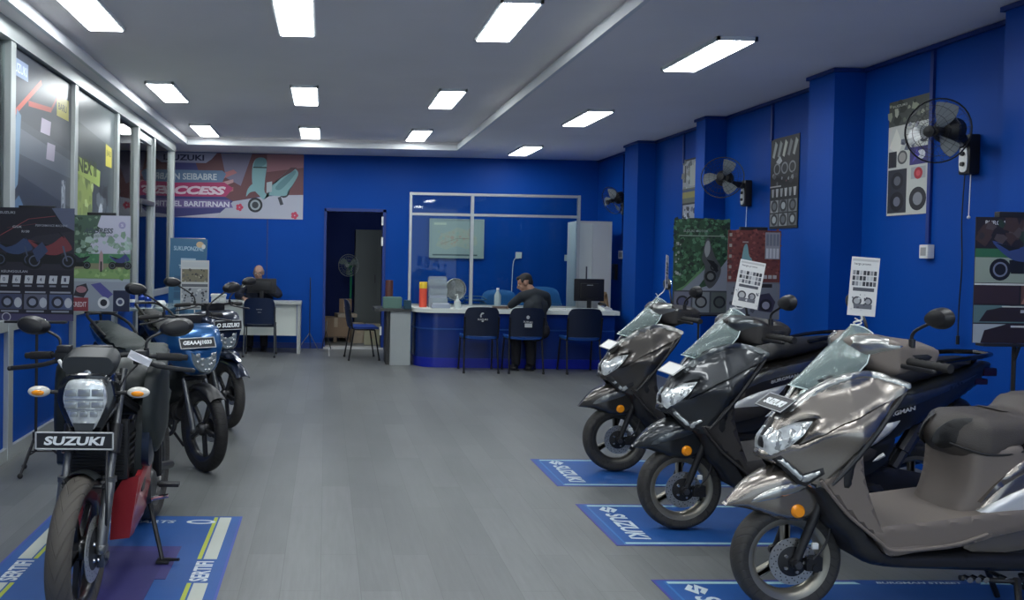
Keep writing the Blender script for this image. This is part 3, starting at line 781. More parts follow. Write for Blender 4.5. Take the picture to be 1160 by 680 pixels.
    bm = NB(); tube(bm, [(1.0, .15, .3), (1.2, .17, .33), (1.5, .18, .40), (1.68, .18, .45)], [.03, .06, .07, .055], 14); tube(bm, cr([(.85, .05, .28), (.9, .12, .2), (1.0, .15, .28)], 5, False), .016, 8); obj('muffler', bm, M_black, t)
    bm = NB(); tube(bm, [(1.15, -.1, .38), (1.3, -.09, .62)], .03, 8); tube(bm, [(1.2, -.1, .47), (1.3, -.09, .62)], .04, 10)
    obj('shock_absorber', bm, M_dsteel, t)
    # stands and linkage seen below the floorboard
    bm = NB(); tube(bm, cr([(.68, -.12, .19), (.80, -.13, .185), (.9, -.15, .19), (1.05, -.13, .20)], 4, False), .011, 8)
    for u in (.70, .735, .77, .86): tube(bm, [(u, -.15, .192), (u, -.12, .192)], .013, 8, 1)
    obj('stand_linkage', bm, [M_black, M_steel], t)
    bm = NB(); tube(bm, [(.90, -.15, .2), (.83, -.26, .012)], [.014, .011], 8); box(bm, .79, .86, -.29, -.23, 0.003, .016, 0, .003); obj('side_stand', bm, M_black, t)
    bm = NB()
    for s in (-1, 1): tube(bm, [(.96, s*.1, .2), (1.06, s*.13, .008)], .012, 8)
    tube(bm, [(1.0, -.11, .13), (1.0, .11, .13)], .011, 8); obj('center_stand', bm, M_black, t)
    for s in (-1, 1):
        bm = NB(); tube(bm, [(.98, s*.17, .43), (1.04, s*.18, .47)], .015, 8); obj('passenger_peg', bm, M_silver, t)
    # handlebar cover
    hc = SL([(968, 391), (974, 384), (984, 380), (998, 381), (1012, 386), (1030, 386), (1046, 391), (1050, 397), (1047, 408), (1040, 416), (1020, 420), (1000, 426), (985, 420), (974, 408)], .1)
    def Wh(u, z): return clampf(.10+(u-.22)*.9, .06, .2)
    hs = Surf(hc, Wh, r=.03, rim=.55)
    hb = obj('handlebar_cover', puff(hs, st*.8), M_in, t, 50)
    pair('cover_trim', paint2, hb, SL([(972, 402), (975, 386), (984, 382), (998, 382), (996, 390), (1008, 391), (990, 399), (978, 406)], .12), hs, th=.007, step=st*.7, r=.008)
    pair('switch_recess', M_black, hb, SL([(1023, 402), (1040, 401), (1046, 404), (1038, 412), (1030, 408)], .15), hs, th=.005, step=st*.6, smooth=False, r=.004)
    bm = NB(); tube(bm, [(.3, 0, .86), (.34, 0, 1.04)], .04, 10); obj('steering_neck', bm, M_black, t)
    for s in (-1, 1):
        bm = NB(); tube(bm, [(.36, s*.15, 1.105), (.42, s*.31, 1.098), (.425, s*.33, 1.097)], [.0165, .0165, .0165], 12); tube(bm, [(.424, s*.325, 1.097), (.43, s*.35, 1.096)], [.02, .018], 12)
        for k in range(7): lathe(bm, [(.0165, -.004), (.0185, 0), (.0165, .004)], (.374+.0075*k, s*(.18+.02*k), 1.1035-.0008*k), 'Y', 10)
        obj('grip', bm, M_rubber, t)
        bm = NB(); tube(bm, cr([(.335, s*.15, 1.09), (.35, s*.22, 1.085), (.385, s*.32, 1.08)], 5, False), [.006]*11, 8, sq=1.6); ball(bm, (.386, s*.322, 1.08), .009, 8, 6); obj('brake_lever', bm, M_black, t)
        e = Vector((.36, s*.22, 1.18))
        mp_ = [(1033, 391, .19), (1036, 377, .2), (1066, 362, .3)] if s < 0 else [(983, 381, -.19), (980, 366, -.2), (971, 343, -.3)]
        mb_, me_, mh_ = [(S(*q)[0], -q[2], S(*q)[1]) for q in mp_]
        mirror_part(t, mb_, me_, mh_, .058, s, .5, n=(1, -s*.15, .05), shape=(1.08, .74))
    # instrument hood and windscreen
    ih = SL([(925, 438), (945, 418), (960, 405), (972, 404), (985, 412), (1005, 420), (1010, 432), (960, 436)], .08)
    obj('dashboard_hood', puff(Surf(ih, .09, r=.04, rim=.4), st), M_black, t, 50)
    bm = NB(); b0 = S(893, 437, 0); tp = S(966, 369, 0); NV, NW = 12, 12
    g = []
    for i in range(NV+1):
        v = i/NV; row = []
        hw = .075+.075*math.sin(min(v*1.5, 1)*PI/2) if v < .45 else .15-.085*((v-.45)/.55)**1.3
        for j in range(NW+1):
            q = -1+2*j/NW
            cx = b0[0]+(tp[0]-b0[0])*v+.012*math.sin(PI*v); cz = b0[1]+(tp[1]-b0[1])*v
            back = abs(q)**1.8*(.12*(1-v*.8)+.02); down = -abs(q)**2*.035*(1-v)
            row.append(Vector((cx+back, q*hw, cz+down-(.03*abs(q)**3 if v > .8 else 0))))
        g.append(row)
    th = .003; A = [[bm.verts.new(p) for p in r] for r in g]; B = [[bm.verts.new(p+Vector((th, 0, -th))) for p in r] for r in g]
    for i in range(NV):
        for j in range(NW):
            bm.faces.new((A[i][j], A[i][j+1], A[i+1][j+1], A[i+1][j])); bm.faces.new((B[i][j], B[i+1][j], B[i+1][j+1], B[i][j+1]))
    for i in range(NV):
        for j in (0, NW): bm.faces.new((A[i][j], A[i+1][j], B[i+1][j], B[i][j]))
    for j in range(NW):
        for i in (0, NV): bm.faces.new((A[i][j], A[i][j+1], B[i][j+1], B[i][j]))
    ws = obj('windscreen', bm, M_wrap, t, 60)
    bm = NB()
    for q in (0, NW): tube(bm, [r[q] for r in g], .0028, 6)
    tube(bm, g[-1], .0028, 6); tube(bm, g[0], .003, 6); obj('screen_edge', bm, mat('film_edge', (.6, .68, .67), .3), ws)
    # plate on the nose
    pc = S(878, 457, 0); M = Matrix(((0, .6, .8, pc[0]), (-1, 0, 0, 0), (0, -.8, .6, pc[1]), (0, 0, 0, 1)))
    number_plate(t, M, .2, .085, 'SUZUKI' if not plate else '', .14, .036, label=plate, blank=bool(plate), m_plate=M_card if plate else None)
    bm = NB(); q = S(893, 470, 0); tube(bm, [(q[0], 0, q[1]), (pc[0]+.004, 0, pc[1]-.004)], .012, 8); obj('plate_bracket', bm, M_black, t)
    return t
def metal_paint(n, c, r=.3, mt=.85, coat=.5): return mat(n, c, r, metal=mt, coat=coat, bump=.03, bscale=300)
P_bronze = metal_paint('titan_bronze_paint', (.27, .242, .215), .27)
P_bronze2 = metal_paint('light_bronze_paint', (.42, .42, .40), .25)
M_brown = mat('matte_brown_plastic', (.165, .138, .12), .5, bump=.25, bscale=400)
P_black = metal_paint('charcoal_paint', (.035, .038, .042), .34, .7)
P_black2 = metal_paint('grey_charcoal_paint', (.11, .12, .125), .3)
M_brownd = mat('matte_dark_plastic', (.03, .027, .026), .5, bump=.25, bscale=400)
P_dbr = metal_paint('dark_bronze_paint', (.085, .078, .072), .3)
P_dbr2 = metal_paint('mid_bronze_paint', (.26, .26, .25), .28)
M_seatb = mat('brown_leatherette', (.07, .06, .054), .55, bump=.4, bscale=250)
M_seatk = mat('black_leatherette', (.012, .012, .013), .5, bump=.4, bscale=250)
M_seatg = mat('grey_leatherette', (.05, .048, .047), .6, bump=.4, bscale=250)
rim_m = mat('bronze_rim', (.30, .28, .235), .35, metal=.7); rim_d = mat('dark_rim', (.11, .105, .095), .4, metal=.8)
make_scooter('bronze maxi scooter nearest the viewer, wrapped windscreen, on a blue mat', (1.994, 3.4, .004), P_bronze, P_bronze2, M_brown, rim_m, M_seatb, M_seatk, None, 1.5)
make_scooter('black maxi scooter in the middle of the row of three', (1.994, 4.45, .004), P_black, P_black2, M_brownd, rim_m, M_seatk, M_seatk, 'blank whitish number plate', 1.1, 1)
make_scooter('dark bronze maxi scooter farthest back, nearest the front counter', (2.073, 5.67, .004), P_dbr, P_dbr2, M_brownd, rim_d, M_seatk, M_seatg, 'blank white number plate', .9, 1)
# hanging price cards tied to the windscreens
def price_card(name, label, top, w, h, rz, tie, tilt, lines):
    a = Art(w, h, 'd9d8d4', .002)
    a.rect(.04, .93, .96, .97, 'b9b9b6'); a.text('harga promo', .4, .88, .6, .05, '4a4a4e')
    a.blocks(.06, .5, .94, .78, 3, 7, ['3b3b40', '8d8d90', '5f5f66', 'bcbcbc'], .2)
    a.rect(.12, .42, .88, .48, '55565c'); a.ring(.3, .25, .17, '48484d', 'a8a8a8'); a.ring(.7, .25, .15, '3a3a40', '9a9a9c'); a.rect(.2, .12, .85, .2, '65666c')
    a.noise(.05, .06, .95, .4, 12, ['77787c', '4a4a50', 'c4c4c4'], .07)
    o = a.done(name, None, label, 'price card', 'price cards on the scooter windscreens', loc=(top[0], top[1], top[2]-h), rz=rz); o.rotation_euler = (0, tilt, rz)
    Mi = (Matrix.Translation(o.location) @ o.rotation_euler.to_matrix().to_4x4()).inverted()
    bm = NB(); e = Mi @ Vector(tie); tube(bm, cr([(0, .004, .008), (e.x*.4+.012, e.y*.4, e.z*.4), (e.x*.7-.012, e.y*.7, e.z*.7), e], 5, False), .004, 6); tube(bm, cr([e, e+Vector((.025, 0, .012)), e+Vector((.0, .01, .03))], 4, False), .003, 6)
    obj('ribbon', bm, M_card, o)
    return o
price_card('price_card', 'printed price card standing over the windscreen of the nearest bronze scooter', (2.285, 3.38, 1.53), .115, .25, -.1, (2.275, 3.40, 1.238), .06, 1)
price_card('price_card', 'printed price card standing over the windscreen of the middle black scooter', (2.325, 4.42, 1.51), .145, .26, .0, (2.27, 4.45, 1.238), .17, 1)
price_card('price_card', 'narrow edge-on price card over the windscreen of the farthest scooter', (2.395, 5.62, 1.54), .145, .23, 1.05, (2.35, 5.67, 1.238), .07, 1)
# ------------------------------------------------------------ left row motorcycles (x runs backwards from the front axle, left side is -y)
P_red = metal_paint('deep_red_paint', (.38, .03, .038), .32, .4)
P_blk = mat('satin_black_paint', (.014, .017, .018), .35, coat=.3)
P_mat = mat('matte_green_black', (.013, .017, .017), .45, bump=.1, bscale=300)
P_blue = metal_paint('metallic_blue_paint', (.012, .085, .24), .3, .5)
P_navy = metal_paint('dark_navy_paint', (.006, .012, .03), .3, .5)
M_seatgr = mat('grey_green_leatherette', (.035, .043, .042), .6, bump=.5, bscale=200)
M_ind = mat('pearl_lens', (.6, .58, .52), .2, coat=.6)
M_eng = mat('cast_engine', (.06, .06, .062), .45, metal=.7, bump=.3, bscale=150)
M_fork = mat('grey_fork', (.14, .145, .15), .35, metal=.7)

def rotz_bm(bm, a, cx=.2):
    return xf(bm, Matrix.Translation((cx, 0, 0)) @ Matrix.Rotation(a, 4, 'Z') @ Matrix.Translation((-cx, 0, 0)))
def facing_prism(bm, pts, x0, x1, mi=0): return prism(bm, pts, x0, x1, mi, 'YZ')
def grid_shell(bm, rows_, mi=0, close=True):
    """rows of 3d points skinned into a closed skin (each row a ring)"""
    R_ = [[bm.verts.new(p) for p in r] for r in rows_]
    n = len(R_[0])
    for A, B in zip(R_, R_[1:]):
        for i in range(n): bm.faces.new((A[i], A[(i+1) % n], B[(i+1) % n], B[i])).material_index = mi
    if close: bm.faces.new(R_[0][::-1]).material_index = mi; bm.faces.new(R_[-1]).material_index = mi
    return bm
def ring3(x, pts, n=4):
    """closed YZ ring at depth x; pts given for the +y half top to bottom, mirrored"""
    P = list(pts)+[(-y, z) for y, z in reversed(pts)]
    return [Vector((x, p.x, p.y)) if not callable(x) else Vector((x(p.x, p.y), p.x, p.y)) for p in cr([Vector(q) for q in P], n)]

def red_bike():
    t = thing('motorcycle', 'red and black naked motorcycle facing the viewer with a SUZUKI plate under its headlight', 'motorcycle', (-.98, 3.3, .004), PI/2, None)
    R = .292; Rr = .30
    rimk = mat('black_rim', (.02, .02, .022), .3, metal=.3, coat=.4)
    fw = wheel(t, 'front_wheel', 0, R, R, .098, .222, 5, rimk, M_tyre_b, disc=.13, discy=-.062, double=True, sw=.022)
    wheel(t, 'rear_wheel', 1.3, Rr, Rr, .135, .222, 5, rimk, M_tyre, disc=.1, discy=.06, double=True, sw=.026)
    # forks, head stays
    ax = lambda s, k: (.0+.31*k, s*(.088+.01*k), R+.70*k)
    for s in (-1, 1):
        bm = NB(); tube(bm, [ax(s, -.03), ax(s, .0), ax(s, .36), ax(s, .37)], [.018, .024, .026, .021], 14); tube(bm, [ax(s, .36), ax(s, .98)], .017, 12)
        lathe(bm, [(.019, -.012), (.03, -.01), (.03, .012), (.019, .014)], ax(s, .36), 'Z', 16); ball(bm, (-.004, s*.09, R), .024, 12, 8)
        f = obj('fork_leg', bm, M_fork, t)
        bm = NB(); tube(bm, [ax(s, .5), ax(s, .66)], .03, 12); obj('fork_cover', bm, M_black, f)
    bm = NB(); tube(bm, [ax(-1, .56), ax(1, .56)], .026, 10); tube(bm, [ax(-1, .93), ax(1, .93)], .024, 10); tube(bm, [(.17, 0, .68), (.31, 0, .98)], .03, 10); tube(bm, [(0, -.1, R), (0, .1, R)], .014, 10)
    obj('fork_yoke', bm, M_black, t)
    # fender
    bm = NB(); rows_ = []
    for k in range(15):
        a = rad(12+5.6*k); rr = R+.018
        row = []
        for j in range(9):
            q = -1+j/4; w = .062*q; rd = rr-.03*abs(q)**2.5
            row.append(Vector((-rd*math.cos(PI-a)*-1 if 0 else rd*math.cos(a)*1.0, w, R+rd*math.sin(a))))
        rows_.append(row+[p+Vector((-.004*math.cos(a), 0, -.004*math.sin(a))) for p in reversed(row)])
    grid_shell(bm, rows_); ff = obj('front_fender', bm, P_blk, t, 50)
    bm = NB()
    for s in (-1, 1): tube(bm, [(.04, s*.075, R+.24), (.1, s*.088, R+.22), (.09, s*.088, R+.12)], .01, 8); ball(bm, (.055, s*.078, R+.25), .012, 8, 6)
    tube(bm, [(.04, -.08, R+.24), (.04, .08, R+.24)], .008, 8)
    obj('fender_stay', bm, M_steel if 0 else M_black, ff)
    bm = NB(); box(bm, .03, .1, -.095, -.06, .20, .28, 0, .01); tube(bm, [(.06, -.105, .24), (.06, -.06, .24)], .018, 10); obj('brake_caliper', bm, M_dsteel, t)
    bm = NB(); tube(bm, cr([(.07, -.09, .28), (.0, -.11, .45), (.03, -.10, .6), (.15, -.07, .78), (.2, -.02, .95)], 6, False), .006, 6); obj('brake_hose', bm, M_black, t)
    # headlight unit : shield shaped, faceted lens
    H = [(.05, .975), (.082, .955), (.097, .90), (.092, .855), (.055, .77), (.032, .745)]
    bm = NB()
    outer = [(y*1.22, .87+(z-.87)*1.12) for y, z in H]
    grid_shell(bm, [ring3(.26, [(y*.8, z) for y, z in outer], 3), ring3(.17, outer, 3), ring3(.085, outer, 3), ring3(.078, [(y*.93, .87+(z-.87)*.95) for y, z in outer], 3)])
    hh = obj('headlight_shell', bm, M_blackg, t, 40)
    bm = NB(); lens = [(y*.90, .872+(z-.87)*.90) for y, z in H]
    grid_shell(bm, [ring3(.08, lens, 3), ring3(.064, lens, 3), ring3(.055, [(y*.86, .872+(z-.872)*.88) for y, z in lens], 3)])
    hl = obj('headlight', bm, M_lens, t, 40)
    bm = NB(); box(bm, .048, .056, -.078, .078, .884, .890); box(bm, .048, .056, -.072, .072, .842, .848)
    for y in (-.04, 0, .04): box(bm, .046, .056, y-.015, y+.015, .816, .838, 0, .003)
    for y in (-.055, 0, .055): box(bm, .046, .056, y-.024, y+.024, .90, .93, 0, .004); box(bm, .046, .056, y-.024, y+.024, .852, .878, 0, .004)
    obj('reflector', bm, M_chip, hl)
    bm = NB(); facing_prism(bm, [(-.03, .745), (.03, .745), (.045, .79), (-.045, .79)], .05, .057); obj('position_light', bm, M_lensd, hl)
    # visor above
    V_ = [(.07, 1.065), (.10, 1.055), (.115, 1.03), (.112, 1.0), (.075, .965), (.03, .95)]
    bm = NB(); grid_shell(bm, [ring3(.20, [(y*.95, z+.02) for y, z in V_], 3), ring3(.13, V_, 3), ring3(.10, [(y*.9, 1+(z-1)*.85) for y, z in V_], 3)])
    vi = obj('visor', bm, mat('matte_visor', (.02, .023, .026), .45), t, 40)
    bm = NB(); lathe(bm, [(.0001, -.008), (.017, -.006), (.019, 0)], (.098, 0, .985), 'X', 16); obj('badge', bm, M_steel, vi)
    bm = NB(); box(bm, .2, .26, -.065, .065, 1.03, 1.09, 0, .01); obj('instrument_panel', bm, M_black, t)
    # fork shrouds in red
    for s in (-1, 1):
        bm = NB(); patch([(.12, .83), (.11, .93), (.16, .975), (.24, .97), (.23, .88), (.17, .82)], .148, .012, .03, (s,), r=.02, back=.02); obj('headlight_cowl', bm, P_red, t, 50)
    number_plate(t, Matrix.Translation((.03, .03, .722)) @ Matrix.Rotation(-PI/2, 4, 'Z'), .315, .07, 'SUZUKI', .245, .036, shear=0, label='black plate with white SUZUKI lettering')
    # indicators
    for s in (-1, 1):
        bm = NB(); tube(bm, [(.13, s*.08, .9), (.125, s*.16, .905)], .0085, 8); o = obj('indicator', bm, M_black, t)
        bm = NB(); ball(bm, (.12, s*.205, .907), (.022, .048, .024), 16, 10); obj('indicator_lens', bm, M_ind, o)
        bm = NB(); ball(bm, (.108, s*.205, .905), (.014, .03, .014), 12, 8); obj('bulb', bm, M_amber, o)
    # handlebar and controls
    bm = NB(); tube(bm, cr([(.40, -.36, 1.02), (.35, -.22, 1.03), (.31, -.10, 1.04), (.30, 0, 1.03), (.31, .10, 1.04), (.35, .22, 1.03), (.40, .36, 1.02)], 4, False), .011, 10); box(bm, .27, .33, -.05, .05, .98, 1.05, 0, .008); obj('handlebar', bm, M_black, t)
    for s in (-1, 1):
        bm = NB(); tube(bm, [(.353, s*.23, 1.03), (.39, s*.335, 1.022)], .0175, 12); tube(bm, [(.39, s*.335, 1.022), (.398, s*.36, 1.02)], [.014, .014], 10); obj('grip', bm, M_rubber, t)
        bm = NB(); tube(bm, cr([(.30, s*.17, 1.02), (.295, s*.24, .997), (.30, s*.31, .985), (.31, s*.395, .975)], 5, False), .007, 8, sq=1.5); ball(bm, (.31, s*.40, .974), .011, 8, 6); obj('lever', bm, M_black, t)
        bm = NB(); box(bm, .29, .36, min(s*.14, s*.2), max(s*.14, s*.2), 1.0, 1.06, 0, .01); 
        if s > 0: box(bm, .28, .33, .13, .19, 1.05, 1.08, 0, .008)
        obj('switch_gear', bm, M_black, t)
        mirror_part(t, (.33, s*.19, 1.05), (.34, s*.20, 1.11), (.37, s*.315, 1.16), .068, s, .6, n=(1, -s*.12, -.05), shape=(1.12, .62), thick=.03)
    bm = NB(); b = NB(); box(b, -.05, .05, -.002, .002, -.018, .018, 0); bmesh.ops.subdivide_edges(b, edges=b.edges[:], cuts=3)
    for v in b.verts: v.co.y += .008*math.sin(v.co.x*40)
    merge(bm, b, 0, Matrix.Translation((.27, -.175, 1.03)) @ Matrix.Rotation(-PI/2, 4, 'Z') @ Matrix.Rotation(.45, 4, 'Y')); obj('handlebar_wrap', bm, mat('wrap_film', (.7, .7, .74), .5), t)
    bm = NB(); tube(bm, [(.26, .17, 1.02), (.25, .15, .995), (.25, .13, .975)], .008, 8); obj('cable_sleeve', bm, M_card, t)
    for c in ([(.30, .16, 1.0), (.2, .10, .93), (.22, .06, .8), (.35, .07, .7)], [(.30, -.16, 1.0), (.2, -.12, .94), (.22, -.08, .82), (.35, -.06, .7)], [(.31, .13, 1.02), (.22, .03, .96), (.28, .0, .86)]):
        bm = NB(); tube(bm, cr(c, 6, False), .0045, 6); obj('cable', bm, M_black, t)
    # tank, seat, tail
    tank = [(.38, .86), (.40, .93), (.46, .98), (.56, 1.0), (.70, .97), (.80, .90), (.84, .83), (.74, .79), (.55, .80), (.42, .83)]
    ts = Surf(tank, lambda u, z: .20-.25*clampf(z-.90, 0, .2), r=.09, rim=.35)
    tk = obj('fuel_tank', puff(ts, .028), P_mat, t, 60)
    bm = NB(); lathe(bm, [(.0001, .012), (.035, .012), (.04, 0)], (.54, 0, .995), 'Z', 20); obj('filler_cap', bm, M_dsteel, tk)
    for s in (-1, 1):
        sh = [(.345, .72), (.36, .90), (.43, .99), (.56, .96), (.70, .86), (.84, .80), (.76, .74), (.60, .70), (.46, .60), (.40, .60)]
        bm = patch(sh, lambda u, z: .195+.035*math.exp(-((u-.52)/.14)**2), .022, .028, (s,), r=.05, back=.03); o = obj('tank_shroud', bm, P_mat, t, 60)
        bm = patch([(.345, .55), (.36, .72), (.42, .86), (.455, .84), (.43, .70), (.43, .55)], .2, .012, .03, (s,), r=.02, back=.03); obj('shroud_edge', bm, P_navy, t, 50)
        bm = patch([(.36, .62), (.42, .80), (.56, .86), (.60, .80), (.50, .66), (.46, .50), (.40, .42), (.36, .44)], .168, .01, .03, (s,), r=.02, back=.03); obj('side_cowl', bm, P_blk, t, 50)
        bm = patch([(.40, .60), (.44, .74), (.47, .72), (.50, .60), (.44, .50)], .178, .008, .03, (s,), r=.01, back=.02); obj('red_insert', bm, P_red, t, 50)
    st_ = Surf([(.80, .87), (.88, .835), (1.0, .83), (1.12, .855), (1.20, .91), (1.44, .965), (1.50, .955), (1.44, .92), (1.2, .82), (.98, .76), (.82, .77)], lambda u, z: .13-.05*clampf((u-1.1)/.4, 0, 1), r=.05, rim=.5)
    obj('seat', puff(st_, .02), M_seatgr, t, 80)
    tl = Surf([(.86, .74), (1.1, .76), (1.3, .83), (1.55, .925), (1.58, .905), (1.45, .83), (1.2, .72), (.95, .66), (.84, .68)], lambda u, z: .12-.05*clampf((u-1.1)/.4, 0, 1), r=.04, rim=.6)
    obj('tail_cowl', puff(tl, .02), P_blk, t, 80)
    bm = NB(); box(bm, 1.53, 1.58, -.05, .05, .885, .92, 0, .01); obj('tail_light', bm, M_red, t)
    # radiator, belly, engine, frame
    bm = NB(); box(bm, .26, .30, -.13, .13, .50, .76, 0, .01)
    for i in range(16): box(bm, .252, .262, -.115, .115, .515+i*.0145, .52+i*.0145, 0)
    obj('radiator', bm, M_black, t)
    for s in (-1, 1):
        bel = [(.30, .49), (.30, .49), (.40, .56), (.50, .80), (.52, .80), (.49, .56), (.62, .40), (.78, .32), (.78, .32), (.66, .24), (.40, .205), (.30, .24), (.30, .24)]
        bm = patch(bel, lambda u, z: .115+.065*clampf((z-.25)/.3, 0, 1), .014, .028, (s,), r=.02, back=.02, n=2); b_ = obj('belly_cowl', bm, P_red, t, 32)
    bm = NB()
    facing_prism(bm, [(-.175, .51), (-.135, .235), (-.05, .225), (-.06, .42), (-.10, .49)], .288, .300)
    obj('belly_cowl_front', bm, P_red, t)
    bm = NB(); facing_prism(bm, [(.175, .51), (.135, .235), (.05, .225), (.06, .42), (.10, .49)], .288, .300); obj('belly_cowl_front', bm, P_red, t)
    bm = NB(); box(bm, .48, .78, -.135, .135, .27, .50, 0, .03); box(bm, .42, .60, -.085, .085, .42, .70, 0, .02)
    for i in range(7): box(bm, .40, .62, -.10, .10, .46+i*.03, .468+i*.03, 0)
    for s in (-1, 1): lathe(bm, [(.0001, -.02), (.07, -.018), (.085, 0), (.085, .02)] if s < 0 else [(.085, -.02), (.085, 0), (.07, .018), (.0001, .02)], (.66, s*.145, .36), 'Y', 24)
    obj('engine', bm, M_eng, t, 40)
    bm = NB()
    for s in (-1, 1):
        tube(bm, [(.32, s*.03, .88), (.42, s*.13, .78), (.80, s*.15, .62), (.86, s*.14, .36)], .022, 8)
        tube(bm, [(.84, s*.12, .40), (1.3, s*.12, .30)], .024, 8); tube(bm, [(.82, s*.12, .62), (1.3, s*.1, .82)], .013, 8); tube(bm, [(.34, s*.02, .82), (.40, s*.06, .55), (.46, s*.08, .4)], .018, 8)
    obj('frame', bm, M_black, t)
    for s in (-1, 1):
        bm = NB(); tube(bm, [(.80, s*.14, .33), (.80, s*.24, .325)], .010, 8); box(bm, .78, .83, min(s*.16, s*.26), max(s*.16, s*.26), .318, .336, 0, .005); obj('foot_peg', bm, M_black, t)
    bm = NB(); tube(bm, [(.72, -.15, .30), (.60, -.165, .31), (.58, -.17, .32), (.575, -.235, .335)], .007, 8); tube(bm, [(.575, -.18, .325), (.575, -.25, .337)], .010, 8); obj('gear_pedal', bm, M_chrome, t)
    bm = NB(); tube(bm, [(.95, .1, .36), (1.1, .16, .42), (1.4, .18, .52), (1.46, .18, .54)], [.025, .05, .055, .045], 14); tube(bm, cr([(.44, .0, .52), (.38, .03, .40), (.42, .06, .26), (.7, .09, .22), (.95, .1, .36)], 5, False), .019, 8); obj('exhaust', bm, M_black, t)
    bm = NB(); tube(bm, [(.74, -.12, .28), (.62, -.215, .015)], [.013, .011], 8); tube(bm, [(.62, -.215, .012), (.60, -.30, .022)], [.009, .007], 8); box(bm, .59, .65, -.25, -.19, .002, .014, 0, .003); obj('side_stand', bm, M_black, t)
    bm = NB(); tube(bm, [(.86, .1, .42), (1.05, .02, .75)], .035, 10); obj('shock_absorber', bm, M_dsteel, t)
    # rubber tipped stand arms behind the rear wheel's near side
    return t

def moped(label, loc, rz, steer, paint, seatm, plate_s, plate_lab, dark, beak=False, tyre=None, headz=.0):
    t = thing('moped', label, 'motorcycle', loc, rz, None)
    R = .292; st = .03
    rimk = MATS['black_rim']
    rot = lambda bm: rotz_bm(bm, steer)
    C_ = Vector((.2, 0, 0))
    p = C_+Matrix.Rotation(steer, 3, 'Z') @ (Vector((0, 0, R))-C_)
    w = wheel(t, 'front_wheel', 0, R, R, .085, .222, 5, rimk, tyre or M_knob, disc=.1, discy=-.05, double=True, sw=.02)
    w.location = p; w.rotation_euler = (0, 0, steer)
    wheel(t, 'rear_wheel', 1.24, R, R, .09, .222, 5, rimk, tyre or M_knob, double=True, sw=.02)
    for s in (-1, 1):
        bm = NB(); tube(bm, [(0, s*.078, R), (.02, s*.078, R+.05), (.15, s*.08, .62)], [.018, .021, .015], 12); ball(bm, (0, s*.08, R), .022, 10, 8); obj('fork_leg', rot(bm), M_fork, t)
    bm = NB(); tube(bm, [(.15, -.085, .62), (.15, .085, .62)], .02, 8); tube(bm, [(.15, 0, .6), (.29, 0, .98)], .024, 8); obj('fork_yoke', rot(bm), M_black, t)
    bm = NB(); box(bm, .04, .1, -.09, -.05, .24, .31, 0, .01); obj('brake_caliper', rot(bm), M_dsteel, t)
    # fender
    bm = NB(); rows_ = []
    for k in range(17):
        a = rad(20+6.9*k if not beak else 20+8.0*k); rr = R+.022+(.05*max(0, (k-10)/6) if beak else 0)
        row = [Vector((-(-1)*rr*math.cos(a), .06*q, R+(rr-.03*abs(q)**2.5)*math.sin(a)+(.0))) for q in [-1+j/4 for j in range(9)]]
        rows_.append(row+[pp+Vector((-.004*math.cos(a), 0, -.004*math.sin(a)-.001)) for pp in reversed(row)])
    grid_shell(bm, rows_); obj('front_fender', rot(bm), M_black if not beak else paint, t, 50)
    if beak:
        bk = Surf([(-.24, .60), (-.24, .60), (-.1, .66), (.05, .70), (.14, .68), (.1, .62), (-.05, .60)], lambda u, z: clampf(.03+(u+.24)*.3, .02, .08), r=.03, rim=.5)
        obj('fender_beak', rot(puff(bk, st)), paint, t, 50)
    # front cowl with the handlebar
    cw = Surf([(-.02, .70), (-.02, .70), (.0, .80), (.04, .90), (.10, .97), (.2, 1.0), (.34, .97), (.42, .90), (.42, .90), (.30, .79), (.14, .675), (.05, .655)], lambda u, z: clampf(.125+(u+.02)*.42-.4*clampf(.80-z, 0, .15)-.3*clampf(z-.93, 0, .2), .05, .2)+.014*math.exp(-((z-.84-.15*u)/.02)**2), r=.045, rim=.6)
    ck = obj('front_cowl', rot(puff(cw, .024)), paint, t, 50)
    L_ = [(-.085, .82), (-.085, .82), (.0, .775), (.085, .82), (.085, .82), (.075, .74), (.035, .685), (.0, .675), (-.035, .685), (-.075, .74)]
    bm = NB(); P_ = cr([Vector(q) for q in L_], 3)
    grid_shell(bm, [[Vector((.08+abs(q.x)*.5, q.x*1.0, q.y)) for q in P_], [Vector((-.034+abs(q.x)*.35+.12*max(0, q.y-.72), q.x*1.15, q.y)) for q in P_], [Vector((-.046+abs(q.x)*.35+.12*max(0, q.y-.72), q.x, .745+(q.y-.745)*.87)) for q in P_]])
    hl = obj('headlight', rot(bm), mat('moped_lens', (.16, .19, .20), .15, coat=1), t, 40)
    for s in (-1, 1):
        bm = NB()
        for (y, z, r_) in ((.058, .80, .017), (.03, .772, .015), (.058, .755, .014), (.03, .735, .015), (.012, .70, .012)):
            ball(bm, (-.048+abs(y)*.35+.12*max(0, z-.72), s*y, z), (.006, r_*1.1, r_*.9), 10, 6)
        obj('reflector', rot(bm), M_chip, hl)
    pz = .885
    number_plate(t, Matrix.Translation((.2, 0, 0)) @ Matrix.Rotation(steer, 4, 'Z') @ Matrix.Translation((-.2, 0, 0)) @ Matrix.Translation((-.01+(.0 if not dark else -.01), 0 if dark else .06, pz)) @ Matrix.Rotation(-PI/2, 4, 'Z') @ Matrix.Rotation(-.45 if not dark else -.1, 4, 'X'), .265, .075 if not dark else .08, plate_s, .215, .036, label=plate_lab)
    # bars
    bm = NB(); tube(bm, cr([(.36, -.33, 1.04), (.30, -.16, 1.05), (.27, 0, 1.03), (.30, .16, 1.05), (.36, .33, 1.04)], 5, False), .011, 8); box(bm, .22, .34, -.09, .09, .99, 1.06, 0, .02); obj('handlebar', rot(bm), M_black, t)
